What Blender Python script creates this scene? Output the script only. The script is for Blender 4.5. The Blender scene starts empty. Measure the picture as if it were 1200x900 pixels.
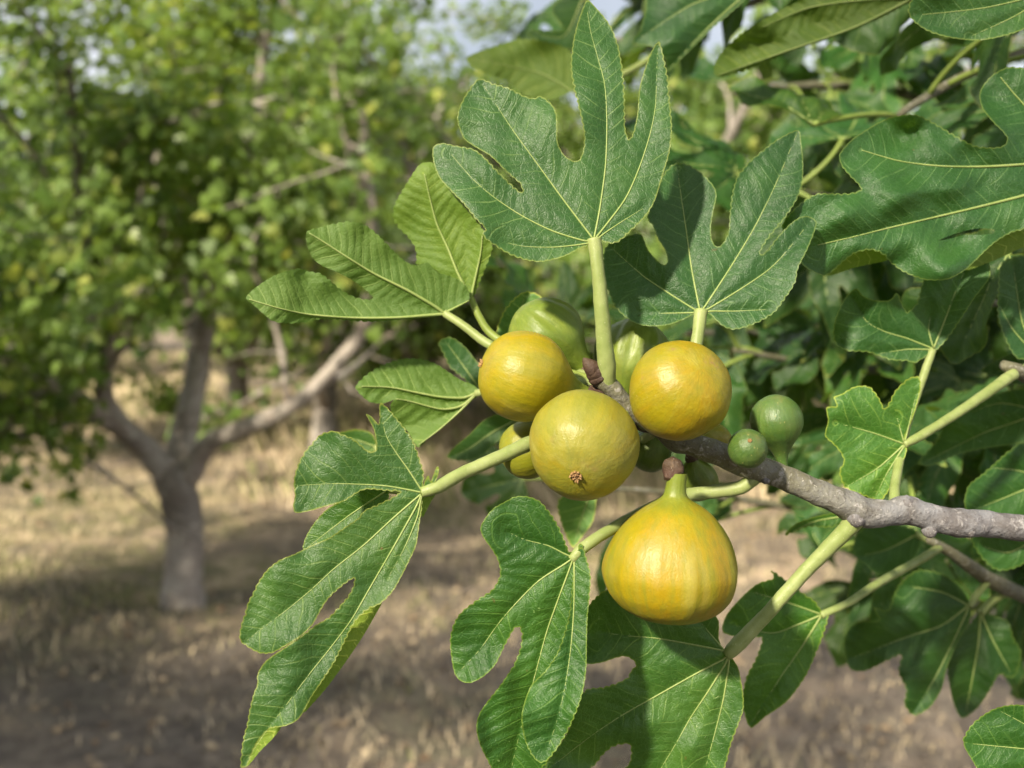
import bpy, math, random
import numpy as np
from mathutils import Vector, Matrix
from mathutils.geometry import delaunay_2d_cdt

SC = bpy.context.scene
COL = SC.collection
rad = math.radians
random.seed(7)
RNG = np.random.default_rng(7)

# ------------------------------------------------------------------ camera
CAMZ = 1.45
PITCH = math.atan(120 / 1200)
cam_d = bpy.data.cameras.new('camera')
cam = bpy.data.objects.new('camera', cam_d)
COL.objects.link(cam)
cam.location = (0, 0, CAMZ)
cam.rotation_euler = (math.pi / 2 - PITCH, 0, 0)
cam_d.sensor_width = 36.0
cam_d.lens = 36.0
cam_d.clip_start = 0.02
cam_d.clip_end = 2000
cam_d.dof.use_dof = True
cam_d.dof.focus_distance = 0.468
cam_d.dof.aperture_fstop = 7.0
cam_d.dof.aperture_blades = 7
SC.camera = cam

# ------------------------------------------------------------------ light
SUN_DIR = Vector((-0.48, -0.66, 0.58)).normalized()      # towards the sun
SUN_EL = math.asin(SUN_DIR.z)
SUN_AZ = math.atan2(SUN_DIR.x, SUN_DIR.y)
world = bpy.data.worlds.new('World')
SC.world = world
world.use_nodes = True
wn = world.node_tree
bg = wn.nodes['Background']
sky = wn.nodes.new('ShaderNodeTexSky')
sky.sky_type = 'NISHITA'
sky.sun_disc = False
sky.sun_elevation = SUN_EL
sky.sun_rotation = SUN_AZ
sky.air_density = 1.0
sky.dust_density = 3.0
sky.ozone_density = 1.0
cl_tc = wn.nodes.new('ShaderNodeTexCoord')
cl_no = wn.nodes.new('ShaderNodeTexNoise')
cl_no.inputs['Scale'].default_value = 2.2
cl_no.inputs['Detail'].default_value = 6
wn.links.new(cl_tc.outputs['Generated'], cl_no.inputs['Vector'])
cl_mr = wn.nodes.new('ShaderNodeMapRange')
cl_mr.inputs[1].default_value = 0.35
cl_mr.inputs[2].default_value = 0.65
cl_mr.inputs[3].default_value = 0.30
cl_mr.inputs[4].default_value = 0.85
wn.links.new(cl_no.outputs[0], cl_mr.inputs[0])
cl_mx = wn.nodes.new('ShaderNodeMix')
cl_mx.data_type = 'RGBA'
cl_mx.inputs[7].default_value = (12.5, 12.7, 13.4, 1)          # thin white cloud
wn.links.new(cl_mr.outputs[0], cl_mx.inputs[0])
wn.links.new(sky.outputs[0], cl_mx.inputs[6])
wn.links.new(cl_mx.outputs[2], bg.inputs[0])
bg.inputs[1].default_value = 0.052
sun_d = bpy.data.lights.new('sun', 'SUN')
sun_d.energy = 5.0
sun_d.angle = rad(3.0)
sun_d.color = (1.0, 0.89, 0.70)
sun = bpy.data.objects.new('sun', sun_d)
COL.objects.link(sun)
sun.location = SUN_DIR * 30
sun.rotation_euler = SUN_DIR.to_track_quat('Z', 'Y').to_euler()
SC.view_settings.view_transform = 'Standard'
SC.view_settings.look = 'None'
SC.view_settings.gamma = 1.0
SC.view_settings.exposure = 0.98
SC.view_settings.use_curve_mapping = False
SC.cycles.use_denoising = True
SC.cycles.use_adaptive_sampling = True
SC.cycles.adaptive_threshold = 0.02
SC.cycles.max_bounces = 4
SC.cycles.diffuse_bounces = 2
SC.cycles.glossy_bounces = 2
SC.cycles.transmission_bounces = 3
SC.cycles.caustics_reflective = False
SC.cycles.caustics_refractive = False
SC.cycles.transparent_max_bounces = 4

# ------------------------------------------------------------------ camera maths
FW = np.array([0, math.cos(PITCH), -math.sin(PITCH)])
UP = np.array([0, math.sin(PITCH), math.cos(PITCH)])
RT = np.array([1.0, 0, 0])
CL = np.array([0, 0, CAMZ])


def unproj(x, y, d):
    x, y, d = np.asarray(x, float), np.asarray(y, float), np.asarray(d, float)
    return CL + d[..., None] * (FW + ((x - 600) / 1200)[..., None] * RT - ((y - 450) / 1200)[..., None] * UP)


def P(x, y, d):
    return unproj(np.array(x), np.array(y), np.array(d))


def T(ox, oy, s, pts):
    return [(ox + s * a, oy + s * b) for a, b in pts]


# ------------------------------------------------------------------ node helpers
class NT:
    def __init__(self, name):
        self.m = bpy.data.materials.new(name)
        self.m.use_nodes = True
        self.t = self.m.node_tree
        self.t.nodes.clear()
        self.out = self.t.nodes.new('ShaderNodeOutputMaterial')

    def n(self, kind, **kw):
        nd = self.t.nodes.new('ShaderNode' + kind)
        for k, v in kw.items():
            if k.startswith('i_'):
                nd.inputs[k[2:].replace('_', ' ')].default_value = v
            elif k[0] == 'p' and k[1:].isdigit():
                s = nd.inputs[int(k[1:])]
                if hasattr(v, 'links'):
                    self.t.links.new(v, s)
                else:
                    s.default_value = v
            else:
                setattr(nd, k, v)
        return nd

    def l(self, a, b):
        self.t.links.new(a, b)

    def math(self, op, a, b=None, c=None, clamp=False):
        nd = self.t.nodes.new('ShaderNodeMath')
        nd.operation = op
        nd.use_clamp = clamp
        for i, v in enumerate((a, b, c)):
            if v is None:
                continue
            if hasattr(v, 'links'):
                self.t.links.new(v, nd.inputs[i])
            else:
                nd.inputs[i].default_value = v
        return nd.outputs[0]

    def mix(self, f, a, b, blend='MIX'):
        nd = self.t.nodes.new('ShaderNodeMix')
        nd.data_type = 'RGBA'
        nd.blend_type = blend
        for i, v in ((0, f), (6, a), (7, b)):
            if hasattr(v, 'links'):
                self.t.links.new(v, nd.inputs[i])
            else:
                nd.inputs[i].default_value = v if i == 0 else (*v, 1) if len(v) == 3 else v
        return nd.outputs[2]

    def noise(self, vec, scale, detail=3, rough=0.55, dist=0.0):
        nd = self.t.nodes.new('ShaderNodeTexNoise')
        nd.inputs['Scale'].default_value = scale
        nd.inputs['Detail'].default_value = detail
        nd.inputs['Roughness'].default_value = rough
        nd.inputs['Distortion'].default_value = dist
        if vec is not None:
            self.t.links.new(vec, nd.inputs['Vector'])
        return nd.outputs[0]

    def ramp(self, v, a, b, lo=0.0, hi=1.0):
        nd = self.t.nodes.new('ShaderNodeMapRange')
        nd.interpolation_type = 'SMOOTHSTEP'
        self.t.links.new(v, nd.inputs[0])
        for i, q in ((1, a), (2, b), (3, lo), (4, hi)):
            nd.inputs[i].default_value = q
        return nd.outputs[0]

    def bump(self, h, strength, dist):
        nd = self.t.nodes.new('ShaderNodeBump')
        nd.inputs['Strength'].default_value = strength
        nd.inputs['Distance'].default_value = dist
        self.t.links.new(h, nd.inputs['Height'])
        return nd.outputs[0]

    def obj(self):
        return self.t.nodes.new('ShaderNodeTexCoord').outputs['Object']

    def attr(self, name):
        nd = self.t.nodes.new('ShaderNodeAttribute')
        nd.attribute_name = name
        return nd

    def bsdf(self, color, rough=0.5, spec=0.4, normal=None, sss=0.0, sssr=None):
        nd = self.t.nodes.new('ShaderNodeBsdfPrincipled')
        for k, v in (('Base Color', color), ('Roughness', rough), ('Specular IOR Level', spec)):
            if hasattr(v, 'links'):
                self.t.links.new(v, nd.inputs[k])
            else:
                nd.inputs[k].default_value = (*v, 1) if isinstance(v, tuple) else v
        if normal is not None:
            self.t.links.new(normal, nd.inputs['Normal'])
        if sss:
            nd.inputs['Subsurface Weight'].default_value = sss
            nd.inputs['Subsurface Radius'].default_value = sssr
            nd.inputs['Subsurface Scale'].default_value = 0.004
        return nd

    def done(self, sh):
        self.t.links.new(sh, self.out.inputs[0])
        return self.m


def mat_leaf():
    """fig leaf: green upper face, paler dull underside, side veins from the 'lf' coordinates"""
    k = NT('fig_leaf')
    at = k.attr('lf')
    sep = k.n('SeparateXYZ')
    k.l(at.outputs['Vector'], sep.inputs[0])
    u, t, b = sep.outputs
    oc = k.obj()
    info = k.n('ObjectInfo')
    wob = k.math('MULTIPLY', k.math('SUBTRACT', k.noise(oc, 90, 2), 0.5), 0.30)
    uu = k.math('ADD', u, wob)
    fr = k.math('ABSOLUTE', k.math('SUBTRACT', k.math('FRACT', uu), 0.5))      # 0 at a side vein
    line = k.ramp(fr, 0.015, 0.075, 1.0, 0.0)
    fade = k.ramp(t, 0.15, 1.7, 0.75, 0.10)
    brk = k.ramp(k.noise(oc, 55, 3), 0.34, 0.62)
    line = k.math('MULTIPLY', k.math('MULTIPLY', line, fade), brk)
    vor = k.n('TexVoronoi', feature='DISTANCE_TO_EDGE')
    k.l(oc, vor.inputs['Vector'])
    vor.inputs['Scale'].default_value = 330
    net = k.ramp(vor.outputs[0], 0.0, 0.13, 1.0, 0.0)
    vor2 = k.n('TexVoronoi', feature='DISTANCE_TO_EDGE')
    k.l(oc, vor2.inputs['Vector'])
    vor2.inputs['Scale'].default_value = 900
    net2 = k.ramp(vor2.outputs[0], 0.0, 0.2, 1.0, 0.0)
    big = k.ramp(k.noise(oc, 28, 4), 0.3, 0.7)
    c = k.mix(big, (0.023, 0.072, 0.015), (0.042, 0.106, 0.021))
    c = k.mix(k.math('MULTIPLY', k.ramp(k.noise(oc, 14, 3), 0.5, 0.8), 0.4), c, (0.095, 0.17, 0.028))
    c = k.mix(k.math('MULTIPLY', net, 0.10), c, (0.17, 0.27, 0.10))
    c = k.mix(k.math('MULTIPLY', line, 0.66), c, (0.20, 0.28, 0.09))
    speck = k.ramp(k.noise(oc, 1500, 1), 0.71, 0.77)
    dens = k.ramp(k.noise(oc, 40, 2), 0.42, 0.70)
    speck = k.math('MULTIPLY', speck, dens)
    c = k.mix(k.math('MULTIPLY', speck, 0.5), c, (0.42, 0.50, 0.34))
    # old scratches and dusty patches
    dust = k.math('MULTIPLY', k.ramp(k.noise(oc, 33, 5, 0.7, 1.0), 0.60, 0.78), 0.22)
    c = k.mix(dust, c, (0.24, 0.32, 0.20))
    # small brown spots and pale scars
    spot = k.math('MULTIPLY', k.ramp(k.noise(oc, 210, 2), 0.735, 0.77), k.ramp(k.noise(oc, 24, 2), 0.45, 0.6))
    c = k.mix(k.math('MULTIPLY', spot, 0.8), c, (0.13, 0.075, 0.03))
    scar = k.math('MULTIPLY', k.ramp(k.noise(oc, 120, 3, 0.5, 2.5), 0.70, 0.74), k.ramp(k.noise(oc, 19, 2), 0.5, 0.62))
    c = k.mix(k.math('MULTIPLY', scar, 0.55), c, (0.40, 0.45, 0.28))
    # leaf rim
    rim = k.ramp(b, 0.0, 0.022, 1.0, 0.0)
    c = k.mix(k.math('MULTIPLY', rim, 0.75), c, (0.24, 0.27, 0.06))
    # underside
    cu = k.mix(big, (0.125, 0.19, 0.045), (0.17, 0.23, 0.06))
    cu = k.mix(k.math('MULTIPLY', line, 0.85), cu, (0.42, 0.44, 0.20))
    cu = k.mix(k.math('MULTIPLY', net, 0.16), cu, (0.30, 0.36, 0.14))
    geo = k.n('NewGeometry')
    col = k.mix(geo.outputs['Backfacing'], c, cu)
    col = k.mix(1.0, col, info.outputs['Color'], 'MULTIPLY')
    h = k.math('ADD', k.math('MULTIPLY', net, 0.45), k.math('MULTIPLY', net2, 0.25))
    h = k.math('ADD', h, k.math('MULTIPLY', line, 1.2))
    h = k.math('MULTIPLY', h, -1.0)
    h = k.math('ADD', h, k.math('MULTIPLY', k.noise(oc, 170, 3), 1.6))
    nrm = k.bump(h, 0.42, 0.0006)
    rgh = k.math('ADD', 0.37, k.math('MULTIPLY', k.noise(oc, 70, 3), 0.22))
    rgh = k.math('ADD', rgh, k.math('MULTIPLY', geo.outputs['Backfacing'], 0.15))
    p = k.bsdf(col, rgh, 0.42, nrm)
    tr = k.n('BsdfTranslucent')
    k.l(k.mix(1.0, k.mix(0.5, col, (0.20, 0.30, 0.02)), (1.3, 1.5, 0.75), 'MULTIPLY'), tr.inputs[0])
    k.l(nrm, tr.inputs['Normal'])
    ms = k.n('MixShader')
    ms.inputs[0].default_value = 0.26
    k.l(p.outputs[0], ms.inputs[1])
    k.l(tr.outputs[0], ms.inputs[2])
    return k.done(ms.outputs[0])


def mat_simple_leaf(name, c1, c2, c3):
    k = NT(name)
    r = k.attr('rnd').outputs['Fac']
    c = k.mix(k.ramp(r, 0.0, 0.55), c1, c2)
    c = k.mix(k.ramp(r, 0.72, 1.0), c, c3)
    info = k.n('ObjectInfo')
    c = k.mix(1.0, c, info.outputs['Color'], 'MULTIPLY')
    geo = k.n('NewGeometry')
    c = k.mix(k.math('MULTIPLY', geo.outputs['Backfacing'], 0.5), c, (0.15, 0.20, 0.07))
    p = k.bsdf(c, 0.42, 0.4)
    tr = k.n('BsdfTranslucent')
    k.l(k.mix(1.0, c, (2.0, 1.95, 0.85), 'MULTIPLY'), tr.inputs[0])
    ms = k.n('MixShader')
    ms.inputs[0].default_value = 0.42
    k.l(p.outputs[0], ms.inputs[1])
    k.l(tr.outputs[0], ms.inputs[2])
    return k.done(ms.outputs[0])


def mat_stem(name, c1, c2, c3, scale=220, rough=0.5):
    """green stalks: mottled, with fine lengthwise fibres"""
    k = NT(name)
    oc = k.obj()
    n1 = k.noise(oc, scale * 0.35, 4)
    c = k.mix(k.ramp(n1, 0.3, 0.7), c1, c2)
    c = k.mix(k.math('MULTIPLY', k.ramp(k.noise(oc, scale, 3), 0.55, 0.75), 0.5), c, c3)
    speck = k.ramp(k.noise(oc, 1300, 1), 0.68, 0.75)
    c = k.mix(k.math('MULTIPLY', speck, 0.35), c, (0.6, 0.62, 0.42))
    info = k.n('ObjectInfo')
    c = k.mix(1.0, c, info.outputs['Color'], 'MULTIPLY')
    nrm = k.bump(k.noise(oc, 700, 3), 0.25, 0.0004)
    p = k.bsdf(c, rough, 0.35, nrm, 0.12, (0.6, 0.8, 0.2))
    return k.done(p.outputs[0])


def mat_bark(name, grey, brown, green, light, sc=1.0, bump=0.0012):
    k = NT(name)
    oc = k.obj()
    al = k.attr('al').outputs['Fac']
    n1 = k.noise(oc, 60 * sc, 5, 0.65)
    n2 = k.noise(oc, 190 * sc, 5, 0.65, 0.6)
    n3 = k.noise(oc, 620 * sc, 4)
    c = k.mix(k.ramp(n1, 0.35, 0.65), grey, brown)
    c = k.mix(k.math('MULTIPLY', k.ramp(al, 0.35, 0.75), k.ramp(n2, 0.25, 0.7, 0.35, 0.95)), c, green)
    c = k.mix(k.math('MULTIPLY', k.ramp(n2, 0.52, 0.70), 0.65), c, light)
    c = k.mix(k.math('MULTIPLY', k.ramp(n3, 0.56, 0.7), 0.55), c, (0.05, 0.04, 0.035))
    ln = k.ramp(k.noise(oc, 900 * sc, 1), 0.70, 0.76)
    c = k.mix(k.math('MULTIPLY', ln, 0.6), c, (0.5, 0.47, 0.42))
    h = k.math('ADD', k.math('MULTIPLY', n2, 1.0), k.math('MULTIPLY', n3, 0.5))
    nrm = k.bump(h, 0.9, bump)
    p = k.bsdf(c, 0.62, 0.35, nrm)
    return k.done(p.outputs[0])


def mat_fig(name, base, warm, stripe, stripe_amt, seed, pale=(0.42, 0.36, 0.04), brownish=0.25, neck=(0.20, 0.26, 0.03)):
    k = NT(name)
    fc = k.attr('fc').outputs['Vector']
    oc = k.obj()
    off = k.n('VectorMath', operation='ADD')
    sq = k.n('VectorMath', operation='MULTIPLY')
    k.l(fc, sq.inputs[0])
    sq.inputs[1].default_value = (1, 1, .55)
    k.l(sq.outputs[0], off.inputs[0])
    off.inputs[1].default_value = (seed * 3.1, seed * 1.7, seed * 0.9)
    v = off.outputs[0]
    blot = k.ramp(k.noise(v, 1.3, 4), 0.36, 0.66)
    c = k.mix(blot, base, warm)
    s1 = k.ramp(k.noise(v, 4.2, 3, 0.6, 0.3), 0.42, 0.66)
    s2 = k.ramp(k.noise(v, 11.0, 3, 0.6, 0.2), 0.45, 0.68)
    s = k.math('MAXIMUM', k.math('MULTIPLY', s1, 0.8), k.math('MULTIPLY', s2, 0.5))
    s = k.math('MULTIPLY', s, stripe_amt)
    c = k.mix(s, c, stripe)
    c = k.mix(k.math('MULTIPLY', k.ramp(k.noise(v, 2.3, 3, 0.6, 0.4), 0.54, 0.74), 0.75), c, pale)
    sep = k.n('SeparateXYZ')
    k.l(fc, sep.inputs[0])
    zz = sep.outputs[2]          # 0.25 * z / R
    c = k.mix(k.ramp(zz, 0.19, 0.30), c, neck)
    # russet patches and pores
    mot = k.ramp(k.noise(oc, 150, 5, 0.7), 0.35, 0.70)
    c = k.mix(k.math('MULTIPLY', mot, 0.30), c, k.mix(0.5, stripe, (0.16, 0.15, 0.01)))
    rus = k.math('MULTIPLY', k.ramp(k.noise(oc, 85, 4, 0.65), 0.60, 0.76), brownish)
    c = k.mix(rus, c, (0.33, 0.17, 0.07))
    sp = k.ramp(k.noise(oc, 800, 1), 0.69, 0.76)
    spd = k.ramp(k.noise(oc, 60, 2), 0.35, 0.65, 0.15, 0.9)
    c = k.mix(k.math('MULTIPLY', k.math('MULTIPLY', sp, spd), 0.42), c, (0.52, 0.46, 0.16))
    bloom = k.math('MULTIPLY', k.ramp(k.noise(oc, 45, 4), 0.45, 0.75), 0.09)
    c = k.mix(bloom, c, (0.42, 0.41, 0.26))
    info = k.n('ObjectInfo')
    c = k.mix(1.0, c, info.outputs['Color'], 'MULTIPLY')
    h = k.math('ADD', k.math('MULTIPLY', k.noise(oc, 420, 4), 0.6), k.math('MULTIPLY', k.noise(oc, 1300, 2), 0.35))
    h = k.math('ADD', h, k.math('MULTIPLY', k.noise(v, 9, 2), 0.8))
    nrm = k.bump(h, 0.34, 0.0009)
    rg = k.math('ADD', 0.32, k.math('MULTIPLY', k.noise(oc, 160, 3), 0.26))
    p = k.bsdf(c, rg, 0.42, nrm, 0.10, (1.0, 0.7, 0.12))
    return k.done(p.outputs[0])


def mat_ground():
    k = NT('orchard_ground')
    oc = k.obj()
    n1 = k.noise(oc, 0.55, 4, 0.6)
    n2 = k.noise(oc, 2.6, 5, 0.65)
    n3 = k.noise(oc, 14, 5, 0.7)
    n4 = k.noise(oc, 60, 4, 0.7)
    c = k.mix(k.ramp(n3, 0.35, 0.65), (0.16, 0.128, 0.10), (0.33, 0.265, 0.195))
    c = k.mix(k.ramp(n2, 0.46, 0.66), c, (0.60, 0.455, 0.32))
    g = k.math('MULTIPLY', k.ramp(n1, 0.43, 0.58), k.ramp(n3, 0.34, 0.62))
    c = k.mix(k.math('MULTIPLY', g, 0.85), c, (0.17, 0.185, 0.055))
    c = k.mix(k.math('MULTIPLY', k.ramp(k.noise(oc, 0.8, 5, 0.65, 0.5), 0.47, 0.62), 0.75), c, (0.135, 0.115, 0.10))
    c = k.mix(k.math('MULTIPLY', k.ramp(n4, 0.5, 0.72), 0.55), c, (0.09, 0.065, 0.05))
    c = k.mix(k.math('MULTIPLY', k.ramp(k.noise(oc, 95, 3), 0.56, 0.72), 0.5), c, (0.55, 0.46, 0.31))
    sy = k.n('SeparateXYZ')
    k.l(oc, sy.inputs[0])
    shade_y = k.math('ADD', sy.outputs[1], k.math('MULTIPLY', k.math('SUBTRACT', k.noise(oc, 1.6, 4), 0.5), 3.0))
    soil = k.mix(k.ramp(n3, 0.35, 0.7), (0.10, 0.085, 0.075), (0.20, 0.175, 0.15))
    c = k.mix(k.math('MULTIPLY', k.ramp(shade_y, 4.9, 4.0), 0.62), c, soil)  # grey bare soil, darkened towards the camera to paint in the foreground shade
    h = k.math('ADD', k.math('MULTIPLY', n3, 1.0), k.math('MULTIPLY', n4, 0.5))
    nrm = k.bump(h, 0.8, 0.05)
    return k.done(k.bsdf(c, 0.9, 0.15, nrm).outputs[0])


def mat_rnd(name, c1, c2, c3, rough=0.7):
    k = NT(name)
    r = k.attr('rnd').outputs['Fac']
    c = k.mix(k.ramp(r, 0.0, 0.5), c1, c2)
    c = k.mix(k.ramp(r, 0.55, 1.0), c, c3)
    return k.done(k.bsdf(c, rough, 0.25).outputs[0])


M_LEAF = mat_leaf()
M_PET = mat_stem('leaf_stalk', (0.20, 0.25, 0.075), (0.27, 0.315, 0.12), (0.15, 0.20, 0.05))
M_VEIN = mat_stem('leaf_vein', (0.21, 0.28, 0.08), (0.27, 0.33, 0.11), (0.17, 0.24, 0.06))
M_BARK = mat_bark('fig_bark', (0.20, 0.20, 0.215), (0.11, 0.10, 0.10), (0.13, 0.125, 0.05), (0.42, 0.40, 0.40))
M_BUD = mat_bark('bud_scale', (0.075, 0.04, 0.028), (0.045, 0.026, 0.02), (0.07, 0.045, 0.025), (0.17, 0.11, 0.07))
M_EYE = mat_bark('fig_eye', (0.36, 0.22, 0.085), (0.24, 0.13, 0.055), (0.38, 0.22, 0.06), (0.55, 0.34, 0.13))
M_TRUNK = mat_bark('trunk_bark', (0.40, 0.36, 0.32), (0.22, 0.18, 0.15), (0.13, 0.11, 0.09), (0.60, 0.55, 0.48), 0.07, 0.012)
M_BGLEAF = mat_simple_leaf('orchard_leaf', (0.045, 0.09, 0.020), (0.095, 0.16, 0.038), (0.23, 0.275, 0.085))
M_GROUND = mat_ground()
M_STRAW = mat_rnd('dry_grass', (0.40, 0.32, 0.19), (0.64, 0.52, 0.35), (0.20, 0.22, 0.065))
M_LITTER = mat_rnd('fallen_leaf', (0.16, 0.105, 0.065), (0.34, 0.25, 0.155), (0.48, 0.38, 0.25), 0.85)


# ------------------------------------------------------------------ mesh helpers
def link(name, me, mat=None, parent=None, loc=None):
    o = bpy.data.objects.new(name, me)
    COL.objects.link(o)
    if mat is not None:
        me.materials.append(mat)
    if loc is not None:
        o.location = loc
    if parent is not None:
        o.parent = parent
    return o


def fast_mesh(name, v, f, smooth=True):
    """v (n,3), f (m,3 or 4) arrays"""
    v = np.asarray(v, np.float32)
    f = np.asarray(f, np.int32)
    me = bpy.data.meshes.new(name)
    me.vertices.add(len(v))
    me.vertices.foreach_set('co', v.ravel())
    me.loops.add(f.size)
    me.loops.foreach_set('vertex_index', f.ravel())
    me.polygons.add(len(f))
    k = f.shape[1]
    me.polygons.foreach_set('loop_start', np.arange(len(f), dtype=np.int32) * k)
    me.polygons.foreach_set('loop_total', np.full(len(f), k, np.int32))
    me.update(calc_edges=True)
    me.polygons.foreach_set('use_smooth', np.full(len(f), smooth, bool))
    return me


def catmull(pts, step, closed=False):
    p = np.asarray(pts, float)
    n = len(p)
    out = []
    rng = range(n if closed else n - 1)
    for i in rng:
        if closed:
            a, b, c, d = p[i - 1], p[i], p[(i + 1) % n], p[(i + 2) % n]
        else:
            a, b, c, d = p[max(i - 1, 0)], p[i], p[i + 1], p[min(i + 2, n - 1)]
        L = np.linalg.norm((c - b)[:2])
        m = max(1, int(round(L / step)))
        for j in range(m):
            t = j / m
            # half tension: stays close to the traced corners
            s = 0.42
            h1 = 2 * t ** 3 - 3 * t ** 2 + 1
            h2 = -2 * t ** 3 + 3 * t ** 2
            h3 = t ** 3 - 2 * t ** 2 + t
            h4 = t ** 3 - t ** 2
            out.append(h1 * b + h2 * c + s * (h3 * (c - a) + h4 * (d - b)))
    if not closed:
        out.append(p[-1])
    return np.array(out)


def tube_mesh(name, pts, radii, sides=12, cap=True, lump=0.0, seed=0, al=True):
    """tube along 3D pts (n,3) with radii (n)"""
    pts = np.asarray(pts, float)
    radii = np.asarray(radii, float)
    n = len(pts)
    tan = np.gradient(pts, axis=0)
    tan /= np.linalg.norm(tan, axis=1)[:, None] + 1e-12
    ref = np.array([0.0, 0, 1]) if abs(tan[0][2]) < 0.9 else np.array([1.0, 0, 0])
    nx = np.cross(tan[0], ref)
    nx /= np.linalg.norm(nx)
    V, A = [], []
    rg = np.random.default_rng(seed + 11)
    ph = rg.uniform(0, 6.28, (6, 3))
    acc = np.concatenate([[0], np.cumsum(np.linalg.norm(np.diff(pts, axis=0), axis=1))])
    for i in range(n):
        nx = nx - tan[i] * np.dot(nx, tan[i])
        nx /= np.linalg.norm(nx) + 1e-12
        ny = np.cross(tan[i], nx)
        a = np.arange(sides) * 2 * math.pi / sides
        r = np.full(sides, radii[i])
        if lump:
            q = acc[i] / max(radii.mean(), 1e-9)
            r = r * (1 + lump * (np.sin(q * 1.3 + ph[0, 0] + a) * 0.6 + np.sin(q * 2.9 + ph[1, 0] - 2 * a) * 0.5
                                 + np.sin(q * 0.6 + ph[2, 0] + 3 * a) * 0.5 + np.sin(q * 5.3 + ph[3, 0] + 2 * a) * 0.3))
        V.append(pts[i] + np.outer(np.cos(a) * r, nx) + np.outer(np.sin(a) * r, ny))
        A += [acc[i] / acc[-1]] * sides
    V = np.concatenate(V)
    F = []
    for i in range(n - 1):
        for j in range(sides):
            k = (j + 1) % sides
            F.append((i * sides + j, i * sides + k, (i + 1) * sides + k, (i + 1) * sides + j))
    F = np.array(F)
    if cap:
        c0, c1 = len(V), len(V) + 1
        V = np.concatenate([V, [pts[0]], [pts[-1] + tan[-1] * radii[-1] * 0.5]])
        A += [0, 1]
        e = (n - 1) * sides
        F = np.concatenate([F, [(c0, (j + 1) % sides, j, j) for j in range(sides)],
                            [(c1, e + j, e + (j + 1) % sides, e + (j + 1) % sides) for j in range(sides)]])
    return V, F, np.array(A)


def mesh_vfa(name, V, F, A, smooth=True):
    tri = F[:, 2] == F[:, 3]
    me = bpy.data.meshes.new(name)
    me.from_pydata(V.tolist(), [], [tuple(f[:3]) if t else tuple(f) for f, t in zip(F.tolist(), tri)])
    me.polygons.foreach_set('use_smooth', np.full(len(me.polygons), smooth, bool))
    at = me.attributes.new('al', 'FLOAT', 'POINT')
    at.data.foreach_set('value', np.asarray(A, np.float32))
    return me


def tube(name, pts, radii, mat, parent, sides=12, lump=0.0, seed=0, cap=True):
    pts = np.asarray(pts, float)
    org = pts[0].copy()
    V, F, A = tube_mesh(name, pts - org, radii, sides, cap, lump, seed)
    me = mesh_vfa(name, V, F, A)
    pl = np.array(parent.matrix_world.translation) if parent is not None else 0
    o = link(name, me, mat, parent)
    o.location = Vector(org - WORLD_OF.get(parent.name if parent else None, np.zeros(3)))
    WORLD_OF[o.name] = org
    return o


WORLD_OF = {None: np.zeros(3)}


def thing(name, loc, label, cat, group=None):
    o = bpy.data.objects.new(name, None)
    COL.objects.link(o)
    o.empty_display_size = 0.05
    o.location = loc
    tag(o, label, cat, group)
    WORLD_OF[o.name] = np.array(loc, float)
    return o


def tag(o, label=None, cat=None, group=None, kind=None):
    if label:
        o['label'] = label
    if cat:
        o['category'] = cat
    if group:
        o['group'] = group
    if kind:
        o['kind'] = kind
    return o


def path3(pts, step=4.0):
    """px path of (x, y, depth, radius_px) -> smooth 3D points and radii in metres"""
    q = catmull(pts, step)
    return unproj(q[:, 0], q[:, 1], q[:, 2]), q[:, 3] * q[:, 2] / 1200


# ------------------------------------------------------------------ leaf surface
def seg_project(X, poly):
    """distance, arclength and side of points X (n,2) to a polyline"""
    best = np.full(len(X), 1e9)
    S = np.zeros(len(X))
    side = np.zeros(len(X))
    acc = 0.0
    poly = np.asarray(poly, float)
    m = len(poly) - 1
    for i in range(m):
        a, b = poly[i], poly[i + 1]
        d = b - a
        L = np.linalg.norm(d) + 1e-9
        t = (X - a) @ d / L ** 2
        tc = np.clip(t, 0, 1.0 if i < m - 1 else 1.25)
        q = a + tc[:, None] * d
        r = np.linalg.norm(X - q, axis=1)
        cr = np.sign(d[0] * (X[:, 1] - a[1]) - d[1] * (X[:, 0] - a[0]))
        w = r < best
        best[w] = r[w]
        S[w] = acc + tc[w] * L
        side[w] = cr[w]
        acc += L
    return best, S, side


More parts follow.
